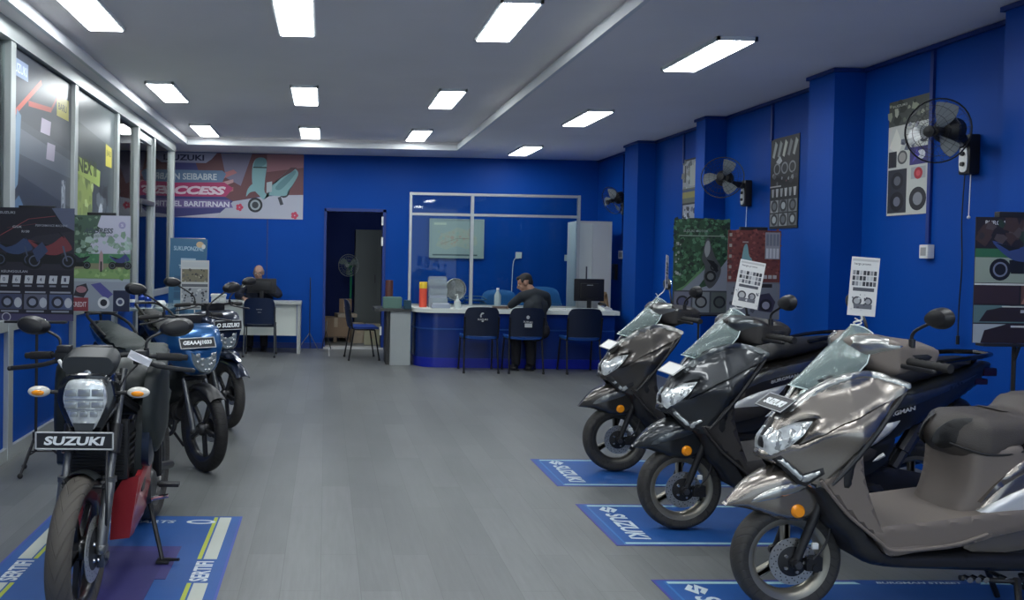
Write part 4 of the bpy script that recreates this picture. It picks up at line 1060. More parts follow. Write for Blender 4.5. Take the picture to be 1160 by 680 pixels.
    for s in (-1, 1):
        bm = NB(); tube(bm, [(.31, s*.2, 1.048), (.358, s*.32, 1.04)], .0175, 10); obj('grip', rot(bm), M_rubber, t)
        bm = NB(); tube(bm, cr([(.26, s*.16, 1.04), (.25, s*.24, 1.02), (.27, s*.36, 1.0)], 5, False), .0065, 8); obj('lever', rot(bm), M_black, t)
        R3 = Matrix.Rotation(steer, 3, 'Z'); tr = lambda q: tuple(C_+R3 @ (Vector(q)-C_))
        mirror_part(t, tr((.29, s*.17, 1.06)), tr((.29, s*.19, 1.13)), tr((.31, s*.37, 1.245)), .07, s, .5, n=R3 @ Vector((1, -s*.15, 0)), shape=(1.1, .6), thick=.03)
    # legshield and body
    ls_ = Surf([(.22, .88), (.22, .88), (.32, .92), (.40, .78), (.46, .58), (.56, .44), (.50, .36), (.40, .38), (.30, .52), (.24, .68)], lambda u, z: clampf(.13+.25*clampf(.75-z, 0, .2), .1, .185), r=.03, rim=.8)
    obj('leg_shield', puff(ls_, st), M_black if dark else P_blk, t, 40)
    pair('leg_shield_panel', paint, t, [(.25, .80), (.33, .86), (.39, .74), (.44, .56), (.50, .46), (.40, .44), (.31, .58)], lambda u, z: ls_.W(u, z)-.002, 40, th=.008, step=st, r=.02)
    bd = Surf([(.42, .52), (.55, .60), (.68, .70), (.80, .76), (1.1, .80), (1.4, .90), (1.55, .93), (1.5, .84), (1.3, .74), (1.05, .62), (.85, .52), (.65, .44), (.5, .40)], lambda u, z: clampf(.09+(u-.4)*.1, .08, .15)*(1 if u < 1.15 else 1-.5*(u-1.15)/.4), r=.04, rim=.6)
    obj('body_shell', puff(bd, st), P_blk, t, 50)
    pair('side_panel', paint, t, [(.62, .58), (.76, .69), (1.05, .76), (1.4, .86), (1.52, .90), (1.4, .80), (1.15, .70), (.9, .60), (.72, .53)], bd, 50, th=.012, step=st, r=.02)
    se = Surf([(.60, .70), (.64, .76), (.74, .79), (.95, .79), (1.05, .84), (1.4, .93), (1.46, .92), (1.3, .84), (1.05, .76), (.8, .72), (.65, .68)], lambda u, z: clampf(.09+(u-.6)*.25, .08, .15)*(1 if u < 1.15 else 1-.4*(u-1.15)/.4), r=.05, rim=.5)
    obj('seat', puff(se, st), seatm, t, 60)
    bm = NB()
    for s in (-1, 1): tube(bm, cr([(1.15, s*.14, .84), (1.3, s*.15, .92), (1.48, s*.12, .98), (1.56, s*.05, .99)], 4, False), .012, 8)
    tube(bm, [(1.56, -.05, .99), (1.56, .05, .99)], .012, 8); obj('grab_rail', bm, M_black, t)
    bm = NB(); box(bm, 1.49, 1.55, -.06, .06, .86, .91, 0, .012); obj('tail_light', bm, M_red, t)
    obj('rear_fender', puff(Surf([(1.35, .78), (1.5, .78), (1.62, .6), (1.66, .45), (1.62, .45), (1.5, .62), (1.35, .70)], .06, r=.03), .04), M_black, t)
    bm = NB(); box(bm, .50, .84, -.12, .12, .22, .42, 0, .04); tube(bm, [(.30, 0, .36), (.55, 0, .34)], [.055, .07], 14)
    for i in range(6): lathe(bm, [(.001, -.003), (.075, -.003), (.075, .003), (.001, .003)], (.33+.03*i, 0, .36), 'X', 14)
    obj('engine', bm, M_eng, t, 40)
    bm = NB()
    for s in (-1, 1): tube(bm, [(.80, s*.1, .36), (1.24, s*.1, .30)], .02, 8); tube(bm, [(1.24, s*.11, .33), (1.1, s*.12, .68)], .026, 8)
    obj('swingarm', bm, M_black, t)
    bm = NB(); tube(bm, cr([(.34, .03, .30), (.36, .06, .2), (.6, .1, .18), (.9, .13, .24)], 5, False), .016, 8); tube(bm, [(.9, .13, .24), (1.05, .15, .30), (1.4, .17, .42)], [.03, .05, .045], 12); obj('exhaust', bm, M_black, t)
    for s in (-1, 1):
        bm = NB(); tube(bm, [(.62, s*.12, .26), (.62, s*.26, .265)], .012, 8); obj('foot_peg', bm, M_rubber, t)
    bm = NB(); tube(bm, [(.62, -.13, .24), (.5, -.15, .25), (.49, -.22, .27)], .008, 8); obj('gear_pedal', bm, M_chrome, t)
    bm = NB(); tube(bm, [(.70, -.12, .22), (.66, -.26, .012)], .011, 8); obj('side_stand', bm, M_black, t)
    return t
red_bike()
bl = moped('blue moped with knobbly tyres and grey seat, parked between the red motorcycle and the dark one', (-.80, 5.62, 0), rad(134), rad(-8), P_blue, M_seatgr, 'GEAAAJ1033', 'dark plate with white letters above the headlight', False)
bl['label'] = 'bright blue moped with a grey-green seat standing behind the red motorcycle'
moped('dark navy moped with a long fender beak, farthest of the motorcycles on the left', (-.82, 7.0, 0), rad(130), rad(-6), P_navy, M_seatk, 'O SUZUKI', 'dark plate with white lettering above the headlight', True, beak=True, tyre=M_tyre)
# ------------------------------------------------------------ chairs
M_navy = mat('navy_plastic', (.004, .009, .028), .45, bump=.2, bscale=200)
M_seatbl = mat('blue_seat', (.006, .07, .30), .5)
M_tubeb = mat('black_tube', (.012, .012, .014), .35, metal=.4)
M_tubeg = mat('grey_tube', (.09, .10, .11), .4, metal=.6)
def stack_chair(label, loc, rz, shell, seatm, tubem, marks=None, group=None):
    """origin on the floor, chair looks along +y"""
    t = thing('stacking_chair', label, 'chair', loc, rz, group)
    # backrest : rounded shell, curved
    def shellbm(outline, f, th):
        V, Fc, D, bd, B = tri2d([Vector(p) for p in outline], .035); bm = NB(); A = []; C = []
        for v in V:
            A.append(bm.verts.new(f(v.x, v.y, 0))); C.append(bm.verts.new(f(v.x, v.y, th)))
        for q in Fc: bm.faces.new([A[i] for i in q]); bm.faces.new([C[i] for i in q][::-1])
        for a, b in bd: bm.faces.new((A[b], A[a], C[a], C[b]))
        return bm
    ol = cr([(-.225, .50), (-.225, .74), (-.20, .83), (-.13, .86), (.13, .86), (.20, .83), (.225, .74), (.225, .50), (.17, .485), (-.17, .485)], 4)
    f = lambda x, z, h: Vector((x, -.20-.05*(z-.5)/.36-.035*(1-(x/.23)**2)-h, z))
    obj('backrest', shellbm(ol, f, -.012), shell, t, 50)
    so = cr([(-.215, -.17), (-.225, .10), (-.20, .19), (.0, .205), (.20, .19), (.225, .10), (.215, -.17), (.0, -.185)], 4)
    g = lambda x, y, h: Vector((x, y, .455-.018*(1-(x/.23)**2)+.02*clampf(-y-.1, 0, 1)-(.12*(y-.15)**2*8 if y > .15 else 0)+h))
    obj('seat', shellbm(so, g, .03), seatm, t, 50)
    for s in (-1, 1):
        bm = NB(); tube(bm, [(s*.225, -.24, .012), (s*.215, -.17, .44)], .0115, 10); obj('leg', bm, tubem, t)
        bm = NB(); tube(bm, [(s*.225, .20, .012), (s*.215, .13, .44)], .0115, 10); obj('leg', bm, tubem, t)
        bm = NB(); tube(bm, cr([(s*.215, .13, .44), (s*.217, .0, .445), (s*.218, -.17, .45), (s*.222, -.205, .52), (s*.225, -.24, .74)], 4, False), .0115, 10); obj('side_frame', bm, tubem, t)
        for y in (-.24, .20):
            bm = NB(); tube(bm, [(s*.225, y, 0), (s*.225, y, .03)], .016, 10); obj('foot_cap', bm, M_rubber, t)
    bm = NB(); tube(bm, [(-.216, -.12, .44), (.216, -.12, .44)], .009, 8); tube(bm, [(-.216, .11, .44), (.216, .11, .44)], .009, 8); obj('crossbar', bm, tubem, t)
    bm = NB()
    if marks == 'moon':
        prism(bm, [(-.03, .73), (-.035, .755), (-.02, .785), (.0, .795), (.02, .785), (.01, .775), (-.01, .768), (-.018, .75), (-.01, .735)], -.279, -.277)
        merge(bm, text_bm('SUZUKI', .13, .022, .001, 0, .02), 0, Matrix.Translation((0, -.28, .705))); box(bm, -.012, .012, -.28, -.278, .675, .69)
    if marks == 'sticker':
        merge(bm, text_bm('SUZUKI', .12, .022, .001, 0, .02), 0, Matrix.Translation((0, -.279, .68)) @ Matrix.Rotation(.08, 4, 'Y')); box(bm, -.04, .055, -.276, -.272, .61, .66); emblem(bm, 0, .74, .05, 0, -.277)
    if marks == 'small':
        merge(bm, text_bm('SUZUKI', .08, .013, .001, 0, .02), 0, Matrix.Translation((0, -.28, .70))); box(bm, -.02, .03, -.28, -.278, .655, .66)
    if marks: obj('lettering', bm, mat('faded_print', (.45, .47, .48), .5), t, 0)
    else: bm.free()
    return t
def P2(px, y): # x of a column of the view at depth y
    d = CF+CR*((px-PPX)/F_PX); return d.x/d.y*y
stack_chair('navy chair with a crescent mark, leftmost of the three at the counter', (2.03, 10.66, 0), 0, M_navy, M_seatbl, M_tubeb, 'moon')
stack_chair('navy chair with a white sticker on its back, under the man at the counter', (2.62, 10.66, 0), 0, M_navy, M_seatbl, M_tubeb, 'sticker')
stack_chair('plain navy chair before the monitor, rightmost of the three at the counter', (3.38, 10.66, 0), 0, M_navy, M_seatbl, M_tubeb)
stack_chair('dark blue chair with grey legs in front of the small desk by the back wall', (-.95, 12.0, 0), 0, mat('dark_blue_plastic', (.004, .014, .05), .4), M_navy, M_tubeg, 'small')
stack_chair('blue chair seen side on between the doorway and the side cabinet', (.56, 11.78, 0), -PI/2+.12, M_navy, mat('royal_blue_seat', (.01, .04, .22), .45), M_tubeb)

# ------------------------------------------------------------ front counter
def counter():
    t = thing('front_counter', 'long blue curved counter with a white top across the back of the showroom', 'counter', (0, 0, 0))
    x0, x1, y0, y1 = 1.24, 3.96, 10.95, 11.55; r = .30
    def foot(g, z0, z1, mi=0):
        bm = NB(); a0 = [(x0-g+(r)*(1-math.cos(a)), y0-g+r*(1-math.sin(a))) for a in [PI/2*i/10 for i in range(11)]]
        pts = a0+[(x1+g, y0-g), (x1+g, y1), (x0-g, y1)]
        return prism(bm, pts, z0, z1, mi, 'XY')
    obj('body', foot(0, .0, .745), mat('gloss_blue_laminate', (.003, .022, .16), .25, coat=.4, var=.05), t, 30)
    obj('plinth', foot(.006, .0, .13), mat('bright_blue_laminate', (.002, .012, .30), .3, coat=.3), t, 30)
    obj('inlay_strip', foot(.004, .515, .533), mat('blue_metal_strip', (.03, .10, .32), .35, metal=.6), t, 30)
    obj('worktop', foot(.05, .745, .80), M_whitel, t, 30)
counter()
t = thing('side_cabinet', 'low grey cabinet with a dark top left of the blue counter', 'cabinet', (.98, 11.35, 0))
bm = NB(); box(bm, -.08, .20, -.22, .3, .0, .74); obj('body', bm, M_greyc, t, 0)
bm = NB(); box(bm, -.13, -.085, -.18, .3, 0, .74); obj('side_panel', bm, mat('dark_laminate', (.03, .03, .032), .5), t, 0)
bm = NB(); box(bm, -.30, .205, -.25, .32, .742, .78); obj('worktop', bm, mat('charcoal_worktop', (.05, .052, .05), .4), t, 0)

# glass partition behind the counter
def partition():
    t = thing('glass_partition', 'aluminium framed glass screen standing behind the blue counter', 'partition', (0, 11.6, 0))
    X0, XM, X1 = 1.20, 2.085, 3.63; w = .035
    bm = NB()
    for x in (X0, X1): box(bm, x-w/2, x+w/2, -.03, .03, 0, 2.42)
    for z in (2.40, 2.11): box(bm, X0, X1, -.028, .028, z-.018, z+.018)
    obj('frame', bm, M_alu, t, 0)
    bm = NB(); box(bm, XM-.022, XM+.022, -.03, .03, .80, 2.40); obj('mullion', bm, M_alu, t, 0)
    for a, b, c, d in ((X0+w/2, XM-.022, 2.13, 2.382), (XM+.022, X1-w/2, 2.13, 2.382), (X0+w/2, XM-.022, .82, 2.09), (XM+.022, X1-w/2, .82, 2.09)):
        bm = NB(); box(bm, a, b, -.003, .003, c, d); obj('pane', bm, M_glass, t, 0)
    bm = NB(); box(bm, X0, X1, -.02, .02, .80, .82); obj('sill', bm, M_alu, t, 0)
partition()
# map on the back wall
a = Art(.84, .60, '9aa6a6', .02, .5)
a.rect(.02, .03, .98, .97, 'a0aba9'); a.poly([(.1, .3), (.2, .62), (.38, .7), (.5, .8), (.72, .72), (.88, .55), (.9, .35), (.7, .22), (.5, .3), (.3, .2)], 'adb0a2')
a.noise(.15, .3, .85, .72, 40, ['b3ac9a', 'a5ae9c', 'b2a69a', 'a0aea4', 'b2a898'], .06); a.noise(.38, .35, .68, .55, 14, ['b59a8e', 'b8a08e'], .045)
a.rect(.04, .04, .9, .08, '4c5a5e'); a.rect(.06, .86, .3, .92, 'c3c9b8')
a.line((.2, .35), (.5, .5), .006, '7d6a62'); a.line((.5, .5), (.85, .5), .006, '7d6a62')
o = a.done('wall_map', None, 'pale regional map in a thin frame seen through the glass partition', 'map', None, (2.09, YB-.03, 1.50))
bm = NB(); 
for q in ((-.44, -.42, 0, .6), (.42, .44, 0, .6), (-.44, .44, -.015, .0), (-.44, .44, .6, .615)): box(bm, q[0], q[1], -.012, .02, q[2], q[3])
obj('frame', bm, mat('pale_frame', (.35, .42, .40), .4), o, 0)
# tall cabinet
t = thing('tall_cabinet', 'tall pale grey steel cabinet in the corner behind the counter', 'cabinet', (3.9, 12.0, 0), 0)
bm = NB(); box(bm, -.24, .26, -.3, .22, .06, 2.06, 0, .004); box(bm, -.22, .24, -.26, .2, 0, .06); obj('body', bm, mat('cabinet_steel', (.50, .53, .54), .4), t, 0)
bm = NB(); box(bm, -.02, .255, -.312, -.3, .1, 2.03, 0, .003); obj('door', bm, mat('cabinet_door', (.55, .57, .58), .4), t, 0)
bm = NB(); box(bm, -.235, -.03, -.312, -.3, .1, 2.03, 0, .003); d = obj('door', bm, mat('cabinet_door_pale', (.60, .64, .62), .4), t, 0)
bm = NB(); box(bm, -.12, -.10, -.325, -.311, 1.22, 1.40, 0, .004); obj('handle', bm, M_dsteel, d); 
bm = NB(); lathe(bm, [(.0001, -.325), (.012, -.325), (.012, -.311)], (-.11, 0, 1.16), 'Y', 10); obj('lock', bm, M_dsteel, d)

# things on the counter
def monitor(label, loc, rz, w=.42, h=.27, text=None):
    t = thing('monitor', label, 'monitor', loc, rz)
    bm = NB(); box(bm, -w/2, w/2, -.02, .01, .12, .12+h, 0, .008); box(bm, -w*.3, w*.3, -.045, -.015, .16, .12+h*.8, 0, .012); obj('housing', bm, M_black, t, 30)
    bm = NB(); box(bm, -w/2+.015, w/2-.015, .0102, .012, .14, .12+h-.015); obj('screen', bm, mat('screen_glass', (.02, .03, .05), .1), t, 0)
    bm = NB(); box(bm, -.03, .03, -.03, -.005, .01, .2, 0, .006); obj('neck', bm, M_black, t, 30)
    bm = NB(); lathe(bm, [(.0001, 0), (.11, 0), (.11, .008), (.03, .018), (.0001, .018)], (0, -.01, 0), 'Z', 24); obj('base', bm, M_black, t)
    if text: obj('lettering', xf(text_bm(text, .09, .014, .001, 0, .02), Matrix.Translation((0, -.046, .12+h*.72))), mat('faded_print', (.45, .47, .48), .5), t, 0)
    return t
monitor('black monitor seen from behind at the right end of the counter', (3.68, 11.22, .80), .0, .42, .31, 'SAMSUNG')
monitor('dark monitor seen from behind on the small desk', (-.97, 12.42, .785), 0, .44, .22)
def cup(name, label, cat, loc, prof, m, lid=None, group=None):
    bm = NB(); lathe(bm, prof, seg=20, axis='Z'); o = obj(name, bm, m, None, 40, loc); return tag(o, label, cat, group)
M_org = mat('orange_red_plastic', (.75, .09, .05), .4); M_yel = mat('yellow_plastic', (.75, .50, .03), .4)
t = thing('canister', 'tall orange-red canister with a yellow top at the left end of the counter', 'container', (1.36, 11.25, .80))
bm = NB(); lathe(bm, [(.0001, 0), (.055, 0), (.055, .26), (.0001, .26)], (0, 0, 0), 'Z', 24); obj('body', bm, M_org, t)
bm = NB(); lathe(bm, [(.0001, .26), (.056, .26), (.056, .34), (.05, .35), (.0001, .35)], (0, 0, 0), 'Z', 24); obj('lid', bm, M_yel, t)
M_acr = mat('frosted_acrylic', (.6, .68, .72), .25, trans=.55, alpha=.85)
t = thing('brochure_holder', 'clear acrylic brochure rack full of leaflets on the counter', 'brochure holder', (1.56, 11.2, .80))
bm = NB()
for i in range(3):
    z = i*.13; y = i*.05
    box(bm, -.13, .13, y-.04, y-.036, z, z+.13); box(bm, -.13, -.127, y-.04, y+.02, z, z+.15); box(bm, .127, .13, y-.04, y+.02, z, z+.15); box(bm, -.13, .13, y-.04, y+.02, z, z+.003)
box(bm, -.13, .13, .10, .105, 0, .42); obj('rack', bm, M_acr, t, 0)
for i in range(3):
    bm = NB(); z = i*.13; y = i*.05; box(bm, -.115, .115, y-.02, y-.005, z+.005, z+.17+.0*i); obj('leaflet', bm, [ink('9aa2ae'), ink('7c8490'), ink('8e9cae')][i], t, 0)
t = thing('desk_fan', 'small grey round fan behind the brochure rack on the counter', 'fan', (1.83, 11.40, .80), .2)
bm = NB(); lathe(bm, [(.0001, 0), (.07, 0), (.06, .015), (.012, .02), (.012, .12)], (0, 0, 0), 'Z', 20); obj('base', bm, M_greyc, t)
bm = NB()
for r in (.15, .11, .07, .03): tube(bm, [(r*math.cos(a), -.03, .25+r*math.sin(a)) for a in [2*PI*i/24 for i in range(24)]], .004 if r > .12 else .0025, 5, closed=True)
for i in range(16): a_ = 2*PI*i/16; tube(bm, [(0, -.035, .25), (.15*math.cos(a_), -.03, .25+.15*math.sin(a_))], .002, 4)
lathe(bm, [(.15, -.03), (.152, .0), (.15, .03), (.1, .06), (.04, .07), (.0001, .07)], (0, 0, .25), 'Y', 28); obj('cage', bm, mat('grey_guard', (.35, .38, .37), .5), t)
bm = NB(); 
for i in range(3): merge(bm, prism(NB(), [(.01, -.02), (.12, -.05), (.13, .02), (.03, .03)], -.012, -.008), 0, Matrix.Translation((0, 0, .25)) @ Matrix.Rotation(2*PI*i/3, 4, 'Y'))
obj('blade', bm, mat('pale_blade', (.3, .33, .33), .4), t)
t = thing('sanitizer_bottle', 'white pump bottle beside the brochure rack on the counter', 'bottle', (1.81, 11.06, .80))
bm = NB(); lathe(bm, [(.0001, 0), (.04, 0), (.045, .02), (.045, .09), (.015, .13), (.015, .15), (.0001, .15)], (0, 0, 0), 'Z', 20); obj('body', bm, mat('milky_plastic', (.5, .55, .54), .35), t)
bm = NB(); tube(bm, [(0, 0, .15), (0, 0, .19), (-.035, -.01, .185)], .007, 8); obj('pump', bm, M_white, t)
t = thing('leaflet_box', 'low pale box of leaflets under the brochure rack', 'box', (1.58, 11.06, .80)); bm = NB(); box(bm, -.13, .13, -.045, .02, 0, .055, 0, .004); obj('body', bm, ink('8f97a6'), t, 0)
bm = NB(); box(bm, -.11, .11, -.03, .01, .055, .07); obj('leaflet', bm, ink('b7bcc4'), t, 0)
# small items on the side cabinet
bm = NB(); box(bm, -.13, .13, -.07, .07, 0, .15, 0, .006); box(bm, -.12, .12, -.06, .06, .15, .155); tag(obj('green_box', bm, mat('grey_green_card', (.10, .19, .16), .5), None, 0, (.93, 11.25, .78)), 'grey-green box on the dark top of the side cabinet', 'box')
bm = NB(); lathe(bm, [(.0001, 0), (.055, 0), (.055, .36), (.05, .38), (.0001, .38)], (0, 0, 0), 'Z', 20); lathe(bm, [(.056, .1), (.058, .11), (.056, .12)], (0, 0, 0), 'Z', 20); tag(obj('brown_canister', bm, mat('maroon_plastic', (.09, .03, .025), .45), None, 40, (.90, 11.45, .78)), 'tall brown canister standing behind the grey-green box', 'container')
bm = NB(); box(bm, -.05, .05, -.05, .05, 0, .12, 0, .006); box(bm, -.045, .045, -.052, -.05, .02, .1); tag(obj('dark_tin', bm, mat('dark_teal_tin', (.01, .05, .08), .4), None, 0, (1.13, 11.12, .78)), 'small dark teal tin at the right end of the side cabinet', 'tin')
# bags, bottle, trays behind the partition
M_blbag = mat('light_blue_cover', (.03, .15, .42), .5, bump=.3, bscale=8)
for nm, lb, x, y, z, sx, sz in (('office_chair_back', 'light blue padded chair back behind the seated man', 2.66, 12.35, .72, .28, .28), ('office_chair_back', 'light blue padded chair back between the man and the monitor', 3.27, 12.2, .70, .30, .36)):
    t = thing('office_chair', lb, 'chair', (x, y, 0), 0)
    ss_ = Surf([(-sx, z-.1), (-sx*.95, z+sz*.6), (-sx*.6, z+sz), (sx*.6, z+sz), (sx*.95, z+sz*.6), (sx, z-.1)], .035, r=.06, rim=.4)
    obj('backrest', puff(ss_, .05), M_blbag, t, 60)
    bm = NB(); lathe(bm, [(.0001, .44), (.22, .44), (.24, .47), (.22, .5), (.0001, .5)], (0, .22, 0), 'Z', 20); obj('seat', bm, M_blbag, t)
    bm = NB(); tube(bm, [(0, .22, .1), (0, .22, .44)], .025, 10); tube(bm, [(0, .1, .46), (0, .04, z)], .02, 8); obj('post', bm, M_black, t)
    bm = NB()
    for i in range(5):
        a_ = 2*PI*i/5+.3; tube(bm, [(0, .22, .11), (.26*math.cos(a_), .22+.26*math.sin(a_), .06)], .016, 8); ball(bm, (.26*math.cos(a_), .22+.26*math.sin(a_), .03), .03, 10, 6)
    obj('base', bm, M_black, t)
t = thing('inner_desk', 'blue topped inner desk behind the glass partition', 'desk', (2.3, 12.25, 0))
bm = NB(); box(bm, -1.0, .0, -.2, .25, .74, .78); box(bm, -.98, -.94, -.2, .25, 0, .74); box(bm, -.06, -.02, -.2, .25, 0, .74); obj('body', bm, mat('blue_grey_laminate', (.03, .08, .2), .5), t, 0)
bm = NB(); box(bm, -.94, -.06, .2, .24, .2, .74); obj('modesty_panel', bm, mat('blue_grey_laminate', (.03, .08, .2), .5), t, 0)
for x, lb in ((1.90, 'grey-blue rounded tray rack behind the glass, left of the post'), (2.26, 'pale rounded tray rack behind the glass, right of the post')):
    t = thing('tray_rack', lb, 'tray', (x, 12.2, .78), 0); bm = NB()
    for k in range(2):
        z = .02+.07*k; tube(bm, cr([(-.16, -.1, z), (-.16, .08, z+.02), (-.10, .1, z+.04), (.10, .1, z+.04), (.16, .08, z+.02), (.16, -.1, z)], 4, False), .008, 6); box(bm, -.155, .155, -.1, .09, z-.004, z)
    obj('tray', bm, mat('blue_grey_plastic', (.08, .16, .25), .45), t, 30)
t = thing('water_bottle', 'clear bottle standing on the inner desk next to the man', 'bottle', (2.52-.03, 11.9, .80) if 0 else (2.44, 11.42, .80))
bm = NB(); lathe(bm, [(.0001, 0), (.045, 0), (.048, .02), (.048, .17), (.02, .23), (.018, .25), (.0001, .25)], (0, 0, 0), 'Z', 18); obj('body', bm, mat('pale_clear_plastic', (.55, .68, .70), .2, trans=.5), t)
bm = NB(); lathe(bm, [(.0001, .25), (.02, .25), (.02, .275), (.0001, .275)], (0, 0, 0), 'Z', 14); obj('cap', bm, M_white, t)
# far end of counter
t = thing('paper_bag', 'brown folded paper files standing at the right end of the counter', 'files', (3.93, 11.3, .80))
for k, (dx, h, an) in enumerate(((-.035, .21, .1), (.0, .25, -.05), (.03, .23, -.15))):
    bm = NB(); b = box(NB(), -.012, .012, -.09, .09, 0, h); merge(bm, b, 0, Matrix.Translation((dx, 0, 0)) @ Matrix.Rotation(an, 4, 'Y')); obj('folder', bm, mat('manila_%d' % k, ((.30, .19, .10), (.38, .26, .15), (.24, .15, .08))[k], .7), t, 0)
t = thing('keyboard', 'white keyboard and phone base beside the monitor on the counter', 'keyboard', (3.58, 11.03, .80))
bm = NB(); box(bm, -.2, .14, -.05, .04, 0, .025, 0, .004); obj('body', bm, M_white, t, 0)
bm = NB()
for i in range(4):
    for j in range(12): box(bm, -.19+j*.027, -.168+j*.027, -.042+i*.02, -.026+i*.02, .025, .03)
k_ = obj('keys', bm, M_greyc, t, 0); k_['kind'] = 'stuff'
t = thing('telephone', 'black and white desk telephone right of the monitor', 'telephone', (3.85, 11.04, .80), .3)
bm = NB(); prism(bm, [(-.08, 0), (.08, 0), (.08, .07), (-.08, .03)], -.06, .06, 0, 'YZ'); obj('body', bm, M_white, t, 0)
bm = NB(); tube(bm, cr([(-.045, -.075, .07), (-.045, -.05, .085), (-.045, .05, .10), (-.045, .075, .085)], 4, False), [.018]*13, 8); obj('handset', bm, M_black, t)
bm = NB(); box(bm, -.10, .10, -.07, .07, 0, .012); box(bm, -.09, .09, -.06, .06, .012, .02); tag(obj('paper_stack', bm, M_card, None, 0, (3.22, 11.1, .80)), 'small white stack of papers on the counter right of the man', 'papers')
bm = NB(); box(bm, -.11, .11, -.15, .15, 0, .006); box(bm, -.09, .12, -.13, .16, .006, .01); tag(obj('document', bm, ink('9a9c98'), None, 0, (2.36, 11.06, .80)), 'open papers on the counter in front of the man', 'papers')
bm = NB(); box(bm, -.1, .08, -.06, .06, 0, .03, 0, .005); tag(obj('ledger', bm, ink('5a4a44'), None, 0, (2.40, 11.04, .81)), 'dark brown book lying on the open papers by the man', 'book')

# ------------------------------------------------------------ small desk at the back
t = thing('small_desk', 'white desk with grey edges and a tall modesty panel against the back wall', 'desk', (0, 0, 0))
bm = NB(); box(bm, -1.60, -.36, 12.22, 12.66, .745, .785, 0, .003); obj('worktop', bm, mat('grey_edge', (.36, .38, .37), .45), t, 0)
bm = NB(); box(bm, -1.56, -.43, 12.30, 12.32, .27, .74); obj('modesty_panel', bm, M_whitel, t, 0)
for x in (-.42, -1.58):
    bm = NB(); box(bm, x, x+.05, 12.25, 12.63, 0, .745); obj('leg', bm, mat('grey_edge', (.36, .38, .37), .45), t, 0)
bm = NB(); tube(bm, [(-.24, 12.88, .22), (-.24, 12.88, 1.14)], .009, 6); tube(bm, [(-.24, 12.88, .26), (-.42, 12.80, .006)], .006, 6); tube(bm, [(-.24, 12.88, .26), (-.10, 12.78, .006)], .006, 6); tube(bm, [(-.24, 12.88, .26), (-.22, 12.95, .006)], .006, 6); tag(obj('thin_stand', bm, M_dsteel), 'thin dark three-legged pole against the back wall right of the small desk', 'stand')

# ------------------------------------------------------------ store room through the doorway
t = thing('locker', 'tall grey steel locker seen through the doorway', 'cabinet', (.86, 15.1, 0))
bm = NB(); box(bm, -.32, .5, -.1, .4, .05, 1.98, 0, .004); box(bm, -.3, .48, -.08, .38, 0, .05); obj('body', bm, mat('locker_steel', (.16, .18, .18), .45), t, 0)
bm = NB(); box(bm, -.31, .08, -.115, -.1, .08, 1.95); d = obj('door', bm, mat('locker_steel', (.16, .18, .18), .45), t, 0)
bm = NB(); box(bm, .04, .06, -.13, -.114, 1.0, 1.15); obj('handle', bm, M_dsteel, d, 0)
bm = NB(); box(bm, .1, .49, -.115, -.1, .08, 1.95); obj('door', bm, mat('locker_steel', (.16, .18, .18), .45), t, 0)
M_green = mat('green_plastic', (.02, .22, .12), .4)
def cage_fan(t, c, n, R, m, blade_m, depth=.05, nb=3, ribs=28, hubm=None, rot=.3):
    """guard, blades, hub around centre c with the fan blowing along n"""
    n = Vector(n).normalized(); x, y = basis(n)
    def W_(a, r, h): return Vector(c)+x*(r*math.cos(a))+y*(r*math.sin(a))+n*h
    bm = NB(); N_ = 30
    tube(bm, [W_(2*PI*i/N_, R, 0) for i in range(N_)], .005, 6, closed=True)
    for r, h in ((R*.8, depth*.8), (R*.55, depth), (R*.3, depth*1.05), (R*.18, depth*1.06), (R*.8, -depth*.8), (R*.5, -depth)): tube(bm, [W_(2*PI*i/N_, r, h) for i in range(N_)], .0016, 4, closed=True)
    for i in range(ribs):
        a = 2*PI*i/ribs
        tube(bm, [W_(a, R*.16, depth*1.06), W_(a, R*.55, depth), W_(a, R*.9, depth*.6), W_(a, R, 0)], .0009, 4)
        tube(bm, [W_(a, R*.2, -depth), W_(a, R*.6, -depth), W_(a, R*.9, -depth*.6), W_(a, R, 0)], .0009, 4)
    lathe_pts = [(R*.18, depth), (R*.17, depth*1.25), (.001, depth*1.3)]
    for (r0, h0), (r1, h1) in zip(lathe_pts, lathe_pts[1:]):
        for i in range(20):
            a0, a1 = 2*PI*i/20, 2*PI*(i+1)/20
            bm.faces.new([bm.verts.new(W_(*q)) for q in ((a0, r0, h0), (a1, r0, h0), (a1, r1, h1), (a0, r1, h1))])
    obj('guard', bm, m, t, 60)
    for k in range(nb):
        bm = NB(); g = []
        for i in range(7):
            r = R*(.14+.76*i/6); wd = .55+.35*math.sin(PI*i/6*.8+.4)
            g.append([W_(rot+2*PI*k/nb+(-.5+j/4)*wd+.25*i/6, r, (-.5+j/4)*.045) for j in range(5)])
        A = [[bm.verts.new(p) for p in row] for row in g]; B = [[bm.verts.new(p+n*.003) for p in row] for row in g]
        for i in range(6):
            for j in range(4): bm.faces.new((A[i][j], A[i+1][j], A[i+1][j+1], A[i][j+1])); bm.faces.new((B[i][j], B[i][j+1], B[i+1][j+1], B[i+1][j]))
        for i in range(6):
            for j in (0, 4): bm.faces.new((A[i][j], A[i+1][j], B[i+1][j], B[i][j]))
        for j in range(4):
            for i in (0, 6): bm.faces.new((A[i][j], A[i][j+1], B[i][j+1], B[i][j]))
        obj('blade', bm, blade_m, t, 60)
    bm = NB(); tube(bm, [Vector(c)-n*.03, Vector(c)+n*.03], R*.15, 14); obj('hub', bm, hubm or m, t)
t = thing('pedestal_fan', 'green pedestal fan with a white guard seen through the doorway', 'fan', (.41, 14.72, 0))
